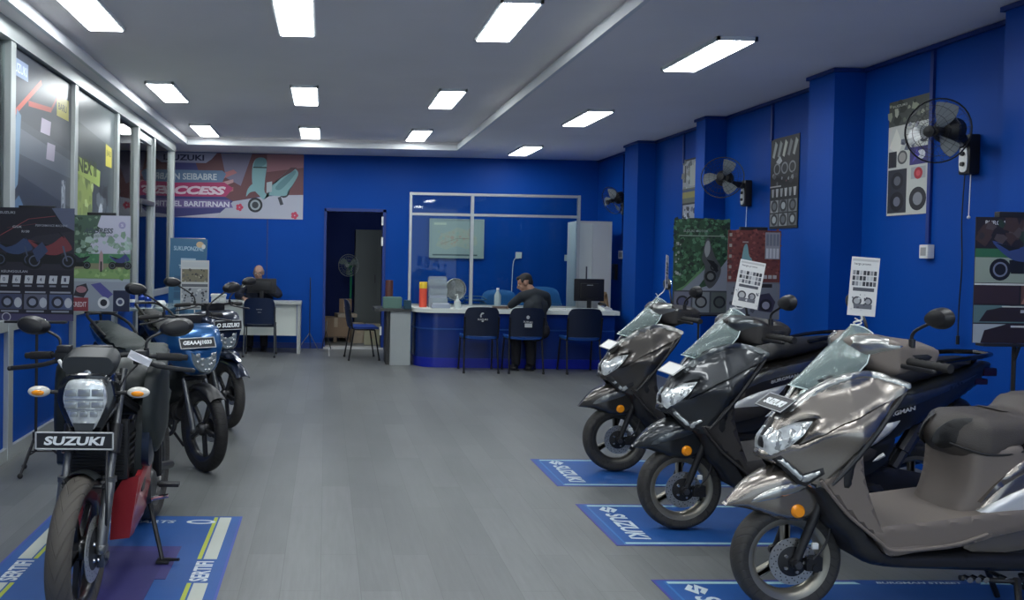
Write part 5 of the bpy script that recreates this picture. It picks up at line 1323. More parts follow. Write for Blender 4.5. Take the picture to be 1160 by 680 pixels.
cage_fan(t, (0, 0, 1.32), (-.5, -1, 0), .20, mat('white_guard', (.5, .55, .55), .4), mat('clear_blade', (.25, .32, .32), .3), .05, 3, 22, M_green)
bm = NB(); tube(bm, [(.02, .03, 1.32), (.07, .12, 1.32)], [.055, .045], 12); tube(bm, [(.05, .08, .05), (.05, .08, 1.3)], .022, 10); obj('pole', bm, M_green, t)
bm = NB(); lathe(bm, [(.0001, 0), (.2, 0), (.2, .02), (.04, .05), (.0001, .05)], (.05, .08, 0), 'Z', 24); obj('base', bm, M_green, t)
M_cb = mat('cardboard', (.22, .15, .10), .8, var=.1); M_cb2 = mat('pale_cardboard', (.32, .27, .21), .8, var=.1)
def carton(label, loc, sx, sy, sz, rz, m, tapez=True):
    t = thing('carton', label, 'box', loc, rz); bm = NB(); box(bm, -sx/2, sx/2, -sy/2, sy/2, 0, sz, 0, .003); obj('body', bm, m, t, 0)
    bm = NB(); box(bm, -sx/2, sx/2, -.03, .03, sz, sz+.002); box(bm, -.03, .03, -sy/2-.002, -sy/2, sz*.5, sz+.002); obj('tape', bm, mat('tape', (.35, .28, .2), .4), t, 0)
carton('wide brown carton on the store room floor at the left of the doorway', (.18, 14.2, 0.10), .5, .4, .32, .05, M_cb)
carton('narrow brown carton standing upright behind the wide carton', (.36, 14.50, 0), .22, .16, .72, 0, M_cb)
carton('flat pale carton lying on top of the stack under the fan', (.36, 14.2, .425), .34, .3, .06, .2, M_cb2)
carton('pale carton tilted in the middle of the doorway', (.56, 14.0, 0.0), .2, .24, .34, .2, M_cb2)
carton('small cream carton on the floor at the right of the doorway', (.80, 13.75, 0), .26, .24, .22, -.05, mat('cream_card', (.35, .34, .24), .7))
carton('cream carton stacked over the small one at the right of the doorway', (.82, 13.78, .2225), .24, .22, .12, .1, mat('cream_card', (.35, .34, .24), .7))
bm = NB()
for x in (-.05, .18, .40): box(bm, x-.03, x+.03, 13.98, 14.42, 0, .08)
box(bm, -.1, .43, 13.99, 14.40, .08, .10); tag(obj('pallet', bm, mat('raw_wood', (.14, .10, .07), .8)), 'low wooden pallet under the wide brown carton', 'pallet')
bm = NB(); tube(bm, [(.02, 12.8, .3), (.1, 12.75, .02)], .008, 6); tube(bm, [(.02, 12.8, .3), (-.04, 12.86, .02)], .008, 6); tube(bm, [(.02, 12.8, .3), (.03, 12.9, .45)], .008, 6); tag(obj('folding_prop', bm, M_black), 'small black folding prop at the left foot of the doorway', 'stand')
# sockets, thermostat
def socket(label, loc, w=.09, h=.09, axis='X'):
    t = thing('wall_socket', label, 'socket', loc); bm = NB(); box(bm, -.05, 0, -w/2, w/2, -h/2, h/2, 0, .006); obj('box', bm, M_white, t, 30)
    bm = NB(); box(bm, -.054, -.05, -w*.3, w*.3, -h*.3, h*.3, 0, .002); obj('face', bm, mat('face_grey', (.3, .31, .31), .4), t, 0)
socket('white wall socket at the foot of the seam below the nearest wall fan', (XR, 5.74, 1.6), .085, .1)
socket('white wall socket beside the tall cabinet', (XR, 11.8, 1.58), .2, .12)
bm = NB(); box(bm, -.05, 0, -.07, .07, -.12, .12, 0, .012); box(bm, -.056, -.05, -.04, .04, .02, .08); tag(obj('wall_controller', bm, M_black, None, 30, (XR, 12.1, 1.32)), 'black controller box on the wall below the socket by the cabinet', 'controller')
t = thing('wall_lamp', 'white bracket lamp with a slim cable on the blue wall behind the glass', 'lamp', (3.1, YB, 1.55)); bm = NB(); box(bm, -.05, .05, -.03, 0, -.05, .05, 0, .01); obj('body', bm, M_white, t)
bm = NB(); tube(bm, cr([(0, -.02, -.05), (-.08, -.02, -.1), (-.1, -.02, -.5), (-.1, -.02, -.78)], 5, False), .006, 6); obj('cable', bm, M_white, t)
bm = NB(); box(bm, -.03, .03, -.01, 0, -.05, .05, 0, .004); tag(obj('light_switch', bm, M_white, None, 0, (3.98-.1, YB, 1.52)), 'small white light switch left of the tall cabinet', 'switch')
# ------------------------------------------------------------ people
M_skin = mat('skin', (.30, .165, .11), .5, bump=.1, bscale=200)
M_skin2 = mat('skin_pale', (.36, .22, .16), .5, bump=.1, bscale=200)
def remesh(name, bm, m, parent, vox=.008, it=6):
    me = bpy.data.meshes.new('build'); bm.to_mesh(me); bm.free(); o = bpy.data.objects.new('build', me); COL.objects.link(o)
    r = o.modifiers.new('r', 'REMESH'); r.mode = 'VOXEL'; r.voxel_size = vox
    s = o.modifiers.new('s', 'SMOOTH'); s.iterations = it; s.factor = .5
    bpy.context.view_layer.update()
    m2 = bpy.data.meshes.new_from_object(o.evaluated_get(bpy.context.evaluated_depsgraph_get()))
    bpy.data.objects.remove(o); bpy.data.meshes.remove(me); m2.materials.clear(); m2.materials.append(m)
    m2.name = name; m2.polygons.foreach_set('use_smooth', [True]*len(m2.polygons))
    q = bpy.data.objects.new(name, m2); COL.objects.link(q); q.parent = parent; return q
def limb(bm, pts, rr, sq=1.0):
    P = cr([Vector(p) for p in pts], 5, False); n = len(P); R_ = []
    for i in range(n):
        t = i/(n-1)*(len(rr)-1); k = min(int(t), len(rr)-2); R_.append(rr[k]+(rr[k+1]-rr[k])*(t-k))
    tube(bm, P, R_, 14, sq=sq); ball(bm, P[0], R_[0], 12, 8); ball(bm, P[-1], R_[-1], 12, 8)
def hand(bm, wrist, d, up, side):
    """palm then five bent fingers; d = pointing direction, up = back of the hand"""
    d = Vector(d).normalized(); up = Vector(up).normalized(); x = d.cross(up).normalized(); up = x.cross(d)
    w = Vector(wrist); F_ = Matrix((x, d, up)).transposed()
    ball(bm, w+d*.045, (.04, .05, .016), 14, 8, M=F_)
    for k, (ox, L_) in enumerate(((-.030, .062), (-.010, .074), (.010, .069), (.029, .054))):
        a = w+d*.08+x*ox*side; b = a+d*L_*.5+up*.004; c = b+d*L_*.33-up*.014; e = c+d*L_*.2-up*.02
        tube(bm, [a-d*.02, a, b, c, e], [.009, .0092, .0085, .008, .0065], 8)
    a = w+d*.03-x*.034*side; tube(bm, [a+x*.01*side, a-x*.02*side+d*.025, a-x*.026*side+d*.05-up*.006], [.012, .0105, .008], 8)
def head(bm, c, f, up, k=1.0):
    """skull, jaw, nose, ears, brow around centre c looking along f"""
    f = Vector(f).normalized(); up = Vector(up).normalized(); x = f.cross(up).normalized(); up = x.cross(f); F_ = Matrix((x, f, up)).transposed(); c = Vector(c)
    P = lambda a, b, h: c+(x*a+f*b+up*h)*k
    ball(bm, P(0, -.012, .028), (.076*k, .094*k, .088*k), 24, 16, M=F_)
    ball(bm, P(0, .022, -.035), (.060*k, .066*k, .078*k), 20, 14, M=F_)
    ball(bm, P(0, .052, -.092), (.026*k, .024*k, .02*k), 12, 8, M=F_)
    tube(bm, [P(0, .082, .018), P(0, .108, -.022), P(0, .090, -.032)], [.010*k, .015*k, .014*k], 8)
    ball(bm, P(0, .083, -.058), (.024*k, .012*k, .008*k), 10, 6, M=F_); ball(bm, P(0, .070, .032), (.055*k, .018*k, .010*k), 14, 8, M=F_)
    for s in (-1, 1): ball(bm, P(s*.078, -.008, -.008), (.010*k, .020*k, .032*k), 10, 8, M=F_); ball(bm, P(s*.045, .06, -.028), (.02*k, .02*k, .022*k), 10, 8, M=F_)
    return P, F_
def eyes(P, F_, parent, glasses=False):
    for s in (-1, 1):
        bm = NB(); ball(bm, P(s*.031, .078, .006), (.013, .007, .008), 10, 8, 0, F_); ball(bm, P(s*.031, .0845, .006), (.0055, .003, .0055), 8, 6, 1, F_); obj('eye', bm, [mat('eye_white', (.5, .5, .48), .3), M_dark], parent)
    bm = NB(); ball(bm, P(0, .0945, -.058), (.02, .003, .003), 10, 6, 0, F_); obj('mouth', bm, mat('lip', (.20, .07, .06), .5), parent)
    if glasses:
        bm = NB()
        for s in (-1, 1):
            tube(bm, [P(s*.032+.022*math.cos(a), .097, .006+.016*math.sin(a)) for a in [2*PI*i/16 for i in range(16)]], .0018, 5, closed=True)
            tube(bm, [P(s*.055, .096, .01), P(s*.082, .0, .006)], .0018, 5)
        tube(bm, [P(-.010, .097, .01), P(.010, .097, .01)], .0018, 5); obj('glasses', bm, M_black, parent)

def man_counter():
    t = thing('person', 'dark haired man in a dark grey shirt bent over papers at the blue counter', 'person', (.12, 0, 0))
    bm = NB()
    hc_ = (2.585, 10.93, 1.165); f = (-.86, .30, -.42); up = (-.33, .15, .93)
    P, F_ = head(bm, hc_, f, up, 1.08)
    limb(bm, [(2.69, 10.86, 1.02), (2.655, 10.88, 1.08), (2.62, 10.905, 1.13)], [.062, .055, .052])
    limb(bm, [(2.70, 10.80, .56), (2.70, 10.82, .8), (2.69, 10.85, 1.0)], [.12, .13, .10])
    aL = [(2.53, 10.84, .99), (2.42, 10.93, .88), (2.40, 11.04, .835)]; aR = [(2.86, 10.88, .99), (2.90, 11.0, .86), (2.74, 11.09, .835)]
    limb(bm, aL, [.05, .04, .026]); limb(bm, aR, [.05, .042, .027])
    limb(bm, [(2.56, 10.86, 1.0), (2.7, 10.85, 1.01), (2.84, 10.88, 1.0)], [.06, .06, .06])
    hand(bm, (2.40, 11.045, .835), (-.1, 1, -.15), (0, 0, 1), 1); hand(bm, (2.735, 11.09, .835), (-1, .25, -.15), (0, 0, 1), -1)
    for s, hx, kx, fx in ((-1, 2.62, 2.47, 2.46), (1, 2.79, 2.64, 2.66)):
        limb(bm, [(hx, 10.76, .53), (kx, 10.86, .50), (fx, 10.85, .30), (fx, 10.84, .10)], [.085, .065, .055, .04])
    b = remesh('body', bm, M_skin, t, .009, 4)
    eyes(P, F_, b)
    hairm = mat('black_hair', (.008, .007, .007), .6, bump=.8, bscale=90)
    bm = NB(); ball(bm, P(0, -.022, .045), (.083, .096, .085), 20, 14, M=F_); ball(bm, P(0, .045, .083), (.062, .04, .03), 12, 8, M=F_); ball(bm, P(0, -.06, -.005), (.072, .05, .06), 12, 8, M=F_)
    for s in (-1, 1): ball(bm, P(s*.07, .008, .03), (.014, .025, .03), 8, 6, M=F_)
    remesh('hair', bm, hairm, t, .008, 3)
    sm_ = mat('dark_grey_shirt', (.017, .022, .028), .8, bump=.5, bscale=25)
    bm = NB(); limb(bm, [(2.71, 10.79, .52), (2.72, 10.80, .70), (2.70, 10.83, .9), (2.69, 10.86, 1.03)], [.135, .135, .14, .08])
    limb(bm, [(2.56, 10.84, .99), (2.70, 10.84, 1.01), (2.84, 10.88, .99)], [.075, .09, .075]); limb(bm, [(2.64, 10.79, .85), (2.78, 10.83, .85)], [.11, .11]); limb(bm, [(2.65, 10.77, .6), (2.77, 10.79, .6)], [.11, .11])
    limb(bm, [(2.53, 10.84, .99), (2.43, 10.92, .89), (2.41, 10.97, .86)], [.068, .057, .05]); limb(bm, [(2.86, 10.88, .99), (2.905, 11.0, .865), (2.80, 11.06, .845)], [.068, .06, .05])
    remesh('shirt', bm, sm_, t, .011, 5)
    bm = NB()
    for hx, kx, fx in ((2.62, 2.47, 2.46), (2.79, 2.64, 2.66)): limb(bm, [(hx, 10.75, .53), (kx, 10.86, .505), (fx, 10.85, .30), (fx, 10.84, .09)], [.105, .082, .07, .062])
    limb(bm, [(2.64, 10.76, .54), (2.78, 10.78, .54)], [.12, .12]); remesh('trousers', bm, mat('dark_trousers', (.014, .014, .018), .8), t, .012, 4)
    for fx in (2.46, 2.66):
        bm = NB(); ball(bm, (fx-.03, 10.80, .045), (.055, .075, .04), 14, 8); ball(bm, (fx-.05, 10.745, .035), (.045, .07, .03), 12, 8); box(bm, fx-.09, fx+.01, 10.69, 10.87, .004, .018, 0, .004); obj('shoe', bm, M_black, t)
man_counter()
def man_desk():
    t = thing('person', 'balding man in glasses and a navy jacket sitting behind the small desk', 'person', (0, 0, 0))
    bm = NB(); X = -1.05; P, F_ = head(bm, (X, 12.74, 1.205), (-.10, -1, -.18), (0, -.12, 1), 1.0)
    limb(bm, [(X, 12.80, .98), (X, 12.785, 1.07), (X, 12.76, 1.13)], [.07, .06, .056]); limb(bm, [(X, 12.82, .55), (X, 12.82, .8), (X, 12.81, 1.0)], [.13, .14, .11])
    limb(bm, [(X-.19, 12.80, 1.0), (X, 12.81, 1.02), (X+.19, 12.80, 1.0)], [.06, .07, .06])
    aL = [(X-.20, 12.79, 1.0), (X-.30, 12.68, .84), (X-.20, 12.50, .82)]; aR = [(X+.20, 12.79, 1.0), (X+.32, 12.70, .86), (X+.11, 12.62, .93)]
    limb(bm, aL, [.052, .042, .028]); limb(bm, aR, [.052, .042, .028])
    hand(bm, (X-.20, 12.50, .82), (.35, -1, -.1), (0, 0, 1), 1); hand(bm, (X+.11, 12.62, .93), (-.9, -.2, .25), (0, -.6, .8), -1)
    for s in (-1, 1): limb(bm, [(X+s*.09, 12.78, .50), (X+s*.11, 12.62, .52), (X+s*.11, 12.60, .30), (X+s*.11, 12.62, .08)], [.085, .062, .055, .04])
    b = remesh('body', bm, M_skin2, t, .009, 4); eyes(P, F_, b, True)
    bm = NB()
    for s in (-1, 1): ball(bm, P(s*.068, -.03, .012), (.018, .05, .035), 12, 8, M=F_)
    ball(bm, P(0, -.075, .015), (.066, .04, .045), 14, 8, M=F_); remesh('hair', bm, mat('grey_hair', (.22, .21, .20), .7), t, .008, 2)
    jk = mat('navy_jacket', (.006, .009, .022), .75, bump=.4, bscale=25)
    bm = NB(); limb(bm, [(X, 12.82, .50), (X, 12.80, .75), (X, 12.80, .95), (X, 12.80, 1.03)], [.15, .165, .165, .09]); limb(bm, [(X-.17, 12.80, .99), (X, 12.80, 1.01), (X+.17, 12.80, .99)], [.075, .09, .075])
    limb(bm, [(X-.10, 12.8, .8), (X+.1, 12.8, .8)], [.13, .13])
    limb(bm, [(X-.20, 12.79, 1.0), (X-.305, 12.68, .85), (X-.22, 12.54, .835)], [.07, .062, .05]); limb(bm, [(X+.20, 12.79, 1.0), (X+.325, 12.70, .87), (X+.17, 12.635, .92)], [.07, .062, .05])
    j = remesh('jacket', bm, jk, t, .011, 5)
    bm = NB()
    for s in (-1, 1): limb(bm, [(X+s*.10, 12.775, 1.055), (X+s*.19, 12.77, 1.02), (X+s*.245, 12.735, .95)], [.045, .05, .045])
    remesh('shoulder_panel', bm, mat('grey_panel', (.32, .31, .28), .8), j, .01, 2)
    bm = NB(); ball(bm, (X+.08, 12.655, .98), (.06, .03, .05), 12, 8); remesh('blue_panel', bm, mat('blue_panel', (.01, .03, .25), .7), j, .01, 2)
    bm = NB()
    for s in (-1, 1): limb(bm, [(X+s*.09, 12.78, .50), (X+s*.11, 12.63, .52), (X+s*.11, 12.61, .30), (X+s*.11, 12.63, .08)], [.10, .078, .066, .058])
    limb(bm, [(X-.08, 12.80, .52), (X+.08, 12.80, .52)], [.11, .11]); remesh('trousers', bm, mat('dark_trousers', (.014, .014, .018), .8), t, .012, 4)
    for s in (-1, 1):
        bm = NB(); ball(bm, (X+s*.11, 12.60, .042), (.048, .07, .038), 12, 8); ball(bm, (X+s*.11, 12.53, .034), (.042, .07, .03), 12, 8); box(bm, X+s*.11-.045, X+s*.11+.045, 12.46, 12.66, .004, .016, 0, .004); obj('shoe', bm, M_black, t)
    # stool he sits on
    t = thing('stool', 'dark round stool under the man behind the small desk', 'stool', (X, 12.80, 0)); bm = NB(); lathe(bm, [(.0001, .33), (.15, .33), (.16, .35), (.15, .38), (.0001, .38)], (0, 0, 0), 'Z', 20); obj('seat', bm, M_black, t)
    for a in range(4):
        bm = NB(); ca, sa = math.cos(a*PI/2+.78), math.sin(a*PI/2+.78); tube(bm, [(.10*ca, .10*sa, .34), (.17*ca, .17*sa, 0)], .012, 8); obj('leg', bm, M_tubeb, t)
man_desk()

# ------------------------------------------------------------ wall fans
def wall_fan(label, c, n, wy, wz):
    t = thing('wall_fan', label, 'fan', (XR, wy, wz)); o = Vector((XR, wy, wz)); C = Vector(c)-o; n = Vector(n).normalized()
    cage_fan(t, C, n, .205, mat('fan_guard_black', (.01, .01, .012), .4), mat('smoked_blade', (.20, .22, .23), .25), .07, 3, 28, M_black, .9)
    back = C-n*.055
    bm = NB(); tube(bm, [back, back-n*.03, back-n*.12, back-n*.15], [.055, .085, .078, .045], 16); obj('motor', bm, M_black, t)
    bm = NB(); m = back-n*.1; tube(bm, cr([m, m+Vector((.06, 0, -.05)), Vector((-.10, 0, .02)), Vector((-.05, 0, .0))], 5, False), [.034]*16, 10); obj('arm', bm, M_black, t)
    bm = NB(); box(bm, -.075, 0, -.05, .05, -.20, .07, 0, .018); w = obj('wall_bracket', bm, M_black, t, 40)
    bm = NB(); prism(bm, [(p.x, p.y) for p in cr([Vector(q) for q in ((-.028, -.17), (.028, -.17), (.032, -.05), (0, .0), (-.032, -.05))], 4)], -.082, -.075, 0, 'YZ'); obj('control_panel', bm, M_white if wy < 6 else M_greyc, w, 30)
    for z in (-.06, -.13):
        bm = NB(); lathe(bm, [(.0001, -.096), (.014, -.095), (.016, -.082)], (0, 0, z), 'X', 14); obj('knob', bm, M_black, w)
    bm = NB(); tube(bm, [(-.04, -.02, -.2), (-.045, -.02, -.48)], .003, 5); ball(bm, (-.045, -.02, -.49), .011, 8, 6); obj('pull_cord', bm, M_white, t)
    return t
f1 = wall_fan('black wall fan nearest the viewer, above the white socket', (3.93, 5.12, 2.37), (-.93, -.36, -.12), 5.36, 2.32)
bm = NB(); tube(bm, cr([(-.02, .05, -.1), (-.02, .07, -.5), (-.025, .05, -.8), (-.02, .07, -1.1), (-.03, .06, -1.32)], 6, False), .004, 5); tube(bm, [(-.03, .06, -1.30), (-.03, .06, -1.36)], .011, 8); obj('power_cord', bm, M_black, f1)
wall_fan('black wall fan in the middle, over the green poster', (4.02, 8.15, 2.36), (-.62, -.78, .0), 8.28, 2.28)
f3 = wall_fan('black wall fan farthest back, above the tall cabinet', (4.12, 11.62, 2.36), (-.85, -.25, -.35), 11.72, 2.36)

# ------------------------------------------------------------ printed sheets
def sheet(a, name, label, cat, loc, rz=0, group=None): return a.done(name, None, label, cat, group, loc, rz)
# big banner on the back wall
a = Art(2.92, 1.03, '3d3f7c', .006, .5, .9, .12)
a.poly([(0, 0), (1, 0), (1, .18), (.62, .10), (.3, 0)], 'b4b6c8'); a.poly([(.52, 0), (1, 0), (1, .40), (.78, .34), (.62, .26)], 'aeb2c2')
a.poly([(.40, .95), (.5, 1), (1, 1), (1, .38), (.8, .36), (.62, .26), (.46, .5)], '6d4046'); a.poly([(.55, 1), (.72, 1), (.66, .5), (.58, .62)], '76708c'); a.poly([(.80, 1), (1, 1), (1, .8), (.8, .72)], '93606a')
a.poly([(.40, .52), (.62, .75), (.64, .70), (.48, .50)], 'b56a70'); a.poly([(.44, .46), (.62, .60), (.62, .55), (.5, .42)], 'c08e92'); a.poly([(.47, .36), (.62, .48), (.62, .42), (.54, .34)], 'a86266')
a.poly([(0, 1), (.53, 1), (.50, .90), (.47, .84), (0, .84)], '9c9db8'); a.text('SUZUKI', .36, .92, .20, .09, '1f2248', .03)
a.poly([(0, .73), (.56, .73), (.58, .68), (.56, .55), (.53, .53), (0, .53)], '5d7da0'); a.text('VARIAN SEIBABRE', .35, .63, .36, .10, 'c5d0d6', .02)
a.poly([(0, .51), (.57, .55), (.62, .46), (.58, .33), (0, .31)], 'b52a68'); a.text('ACCESS', .40, .42, .36, .13, 'e3ccd8', .05, .25)
a.poly([(0, .28), (.60, .28), (.62, .16), (0, .12)], '73639c'); a.text('MODEL BARITIRNAN', .40, .21, .40, .085, 'd6d6e4', .03)
for fx, fy in ((.655, .17), (.955, .06)):
    for k in range(5): a.ell(fx+.012*math.cos(k*1.256), fy+.034*math.sin(k*1.256), .009, .026, 'c23456', 10)
L_ = 'aab8be'; T_ = '79a9ae'; T2 = '5b8b92'
a.ell(.74, .21, .040, .115, '2c3038'); a.ell(.74, .21, .028, .08, '98a4aa'); a.ell(.74, .21, .018, .052, '3a4048'); a.ell(.895, .42, .030, .09, '34343c'); a.ell(.895, .42, .018, .052, '9aa4a8')
a.blob([(.69, .34), (.70, .46), (.73, .54), (.77, .50), (.785, .38), (.765, .40), (.74, .42), (.71, .40)], T_)
a.blob([(.725, .50), (.722, .80), (.745, .93), (.79, .93), (.80, .82), (.79, .55), (.80, .38), (.90, .36), (.92, .44), (.97, .68), (.955, .78), (.92, .77), (.86, .58), (.82, .50), (.82, .42), (.79, .30), (.76, .36)], T_)
a.poly([(.80, .40), (.80, .56), (.83, .58), (.83, .42)], L_); a.blob([(.85, .50), (.94, .74), (.955, .70), (.88, .46)], T2); a.blob([(.73, .80), (.745, .93), (.79, .93), (.795, .85), (.76, .79)], T2)
a.rect(.726, .78, .80, .80, '33474c'); a.poly([(.86, .60), (.93, .80), (.965, .80), (.93, .72)], '5c3a44'); a.line((.87, .34), (.885, .22), .018, '40444c')
sheet(a, 'wall_banner', 'wide purple and pink banner with a pale blue scooter high on the back wall', 'banner', (-1.84, YB-.012, 2.06))
# three narrow sheets on the right wall
def parts_sheet(w, h, seed, top):
    random.seed(seed); a = Art(w, h, '17181c', .004)
    if top == 'a':
        a.poly([(0, .52), (1, .52), (1, .97), (0, .97)], '8b9091'); a.noise(0, .5, 1, .97, 30, ['565b5c', 'a3a9a4', '2c3032', '787d76', '6e7064'], .18); a.rect(.12, .62, .2, .9, '34383a'); a.rect(.45, .55, .85, .88, '9ca29c')
        a.rect(0, .28, 1, .52, '5d6152'); a.rect(0, .36, 1, .46, '847f4a'); a.rect(0, .46, 1, .5, '3c4a66'); a.rect(.05, .0, .95, .25, '8f949b'); a.noise(.1, .02, .9, .24, 20, ['3a3d48', '5a5f70', 'aab0b8', '252730'], .13)
    if top == 'b':
        for i in range(5): a.poly([(.06+i*.18, .80), (.16+i*.18, .97), (.24+i*.18, .93), (.13+i*.18, .78)], ['8d948e', '7b827f', 'a7ab9f', '6d7273', '8f958f'][i])
        a.poly([(.2, .74), (.34, .80), (.42, .74), (.3, .70)], '9fa3a5')
        for i in range(3): a.ring(.24+i*.27, .66, .12, '727779', '1e2024', .72)
        a.noise(.05, .48, .95, .60, 14, ['4d5053', '787d80', '2b2d32', '5a3c40'], .09); a.rect(.0, .46, .4, .475, '9fa0a0')
        for i in range(6): a.poly([(.06+i*.155, .44), (.16+i*.155, .44), (.14+i*.155, .35), (.08+i*.155, .35)], 'a7aaa9' if i % 2 else '8d9192')
        for i in range(3):
            for j in range(2):
                a.rect(.03+i*.325, .03+j*.15, .32+i*.325, .165+j*.15, ['6f7475', '85898a', '595d60'][(i+j) % 3]); a.ring(.175+i*.325, .10+j*.15, .12, '24262a', ['9aa0a3', '5a5e63'][(i+j) % 2], .6)
    if top == 'c':
        a.rect(0, .78, 1, 1, '41463f'); a.noise(.0, .80, 1, .97, 16, ['5e6456', '8d927e', '2c2f2a', 'a8ab98'], .12); a.text('SUZUKI', .26, .955, .35, .02, 'b9bcae')
        a.rect(0, 0, 1, .78, 'b9bcb6'); a.poly([(.03, .60), (.2, .76), (.35, .62), (.25, .52)], 'd0d0c6')
        a.noise(.35, .58, .75, .77, 16, ['5d6270', '3c4050', '888c95', 'c6c8c8'], .10); a.ring(.86, .66, .12, '30333c', '8f9299', .6)
        a.rect(.02, .42, .22, .56, '24252a'); a.ring(.36, .50, .12, '4d5050', '94918c', .7); a.rect(.54, .42, .97, .57, '2e2a6a'); a.ell(.8, .5, .1, .04, 'c3c6cc'); a.poly([(.6, .44), (.7, .55), (.78, .5)], '4740a0')
        a.rect(.02, .02, .48, .40, '2b2d36'); a.ring(.25, .30, .15, '191b22', '5d6068', .55); a.ring(.25, .12, .17, '15161c', '676a76', .5)
        a.rect(.58, .30, .92, .40, '9c9ea0'); a.ring(.75, .345, .10, 'a02430', 'c4474e', .5); a.ring(.75, .13, .2, '202228', '7d8086', .55)
    return a
sheet(parts_sheet(.43, .74, 3, 'a'), 'wall_poster', 'narrow grey and yellow poster on the right wall, farthest back of three', 'poster', (XR-.008, 9.645, 2.0), -PI/2, 'narrow posters on the right wall')
sheet(parts_sheet(.48, .88, 4, 'b'), 'wall_poster', 'narrow black parts poster on the right wall, before the third pilaster', 'poster', (XR-.008, 7.64, 1.83), -PI/2, 'narrow posters on the right wall')
sheet(parts_sheet(.44, .88, 5, 'c'), 'wall_poster', 'narrow pale parts poster behind the nearest wall fan', 'poster', (XR-.008, 5.98, 1.88), -PI/2, 'narrow posters on the right wall')

# posters on floor stands
def poster_stand(label, x, y, ztop, zbot, w, clip=.12, feet=((0, -.35), (.3, .12), (-.3, .12)), bar=.2):
    t = thing('poster_stand', label, 'stand', (x, y, 0))
    bm = NB(); tube(bm, [(0, 0, .15), (0, 0, ztop+.02)], .010, 8); lathe(bm, [(.010, .22), (.022, .22), (.022, .28), (.010, .28)], (0, 0, 0), 'Z', 14); obj('pole', bm, M_black, t)
    for fx, fy in feet:
        bm = NB(); tube(bm, [(fx*.06, fy*.06, .25), (fx, fy, .02)], .009, 8); tube(bm, [(0, 0, .15), (fx*.5, fy*.5, .135)], .005, 6); l = obj('leg', bm, M_black, t)
        bm = NB(); ball(bm, (fx, fy, .02), (.018, .018, .018), 10, 8); obj('rubber_foot', bm, M_rubber, l)
    bm = NB(); box(bm, -clip, clip, -.022, .012, ztop-.015, ztop+.02, 0, .004); obj('clip', bm, M_black, t)
    bm = NB(); box(bm, -bar, bar, -.045, .012, zbot-.018, zbot-.003, 0, .003); tube(bm, [(0, 0, zbot-.10), (0, -.03, zbot-.02)], .008, 6); obj('rest_bar', bm, M_black, t)
    return t
# left A: dark sheet with red streak
random.seed(21)
a = Art(.50, .75, '1d1b2c', .004, .5, .9, .3)
a.poly([(0, .60), (0, .45), (1, .45), (1, .80), (.5, .75)], '272636'); a.line((0, .74), (.4, .90), .008, 'a03038'); a.line((.4, .90), (.75, .93), .008, '8c2a34'); a.line((.12, .82), (.5, .86), .005, '6e2833')
a.poly([(.7, 1), (1, 1), (1, .8), (.85, .85)], '545d7c'); a.text('SUZUKI', .12, .955, .20, .022, 'a5a8b5'); a.text('GSX', .25, .83, .12, .02, 'b0b4be'); a.text('R150', .36, .79, .10, .02, 'b0b4be'); a.text('PERFORMANCE MACHINE', .70, .845, .42, .02, '8e93a5')
a.cycle(.22, .48, .38, '27406e', '10131c', '3d4a66', -1); a.cycle(.70, .46, .44, '7c2430', '10131c', '4c5670', -1)
a.poly([(.45, .62), (.58, .70), (.66, .62), (.52, .52)], '2d3f68'); a.text('KEUNGGULAN', .22, .435, .34, .022, 'a3a7b4')
for i in range(6): a.rect(.03+i*.16, .33, .135+i*.16, .40, 'b3b7c0', .012); a.text('0694415'[i], .085+i*.16, .365, .03, .035, '3a3f5c'); a.rect(.04+i*.16, .30, .125+i*.16, .315, '7d8290')
for i in range(3): a.rect(.03+i*.33, .245, .30+i*.33, .26, '8a8e9c')
for i in range(3):
    a.rect(.02+i*.33, .10, .32+i*.33, .235, ['3b4266', '565a72', '42527c'][i]); a.ring(.13+i*.33, .165, .08, '1a1d30', '7d86a0', .6); a.ell(.27+i*.33, .16, .05, .045, 'a6abb8'); a.rect(.05+i*.33, .075, .28+i*.33, .09, '7f8494')
a.rect(0, 0, 1, .06, '3f3a66'); a.ring(.12, .03, .06, 'a8a8b4', '3f3a66', .8)
sheet(a, 'stand_poster', 'dark purple poster with a red streak on the stand nearest the glazed wall', 'poster', (-1.925, 5.47, 1.03), 0, 'posters on floor stands')
poster_stand('black tripod stand holding the dark purple poster', -1.925, 5.5, 1.775, 1.03, .5, feet=((-.05, -.14), (-.11, .10), (.20, .12)))
# left B: green landscape
random.seed(22)
a = Art(.50, .82, '93a3ae', .004, .5, .9, .3)
a.poly([(0, 1), (1, 1), (1, .62), (0, .58)], 'a9abc4'); a.poly([(0, 1), (.5, 1), (.35, .72), (.2, .55), (0, .5)], '3d5c4a'); a.noise(.0, .62, .45, .98, 30, ['42664c', '557a5a', '2d463a', '6c8c72'], .08)
a.noise(.1, .62, 1, .80, 30, ['7f9f90', '8fb0a2', '96a8a8', '6b9078'], .1); a.rect(0, .50, 1, .60, '2f7a4a'); a.noise(0, .52, 1, .60, 24, ['347f4c', '2a6c42', '49895a'], .06); a.rect(0, .44, 1, .50, '7c7a56'); a.rect(0, .34, 1, .44, '6f9a48'); a.noise(0, .34, 1, .44, 20, ['5f8c40', '86ad58'], .07)
a.text('ADDRESS', .46, .84, .50, .055, '3f4f56', .03, .2); a.text('SUZUKI PLAYFUL', .5, .785, .5, .018, '5a6670'); a.ell(.86, .90, .06, .037, '8a86b4'); a.text('S', .86, .90, .04, .03, 'c3c5dc')
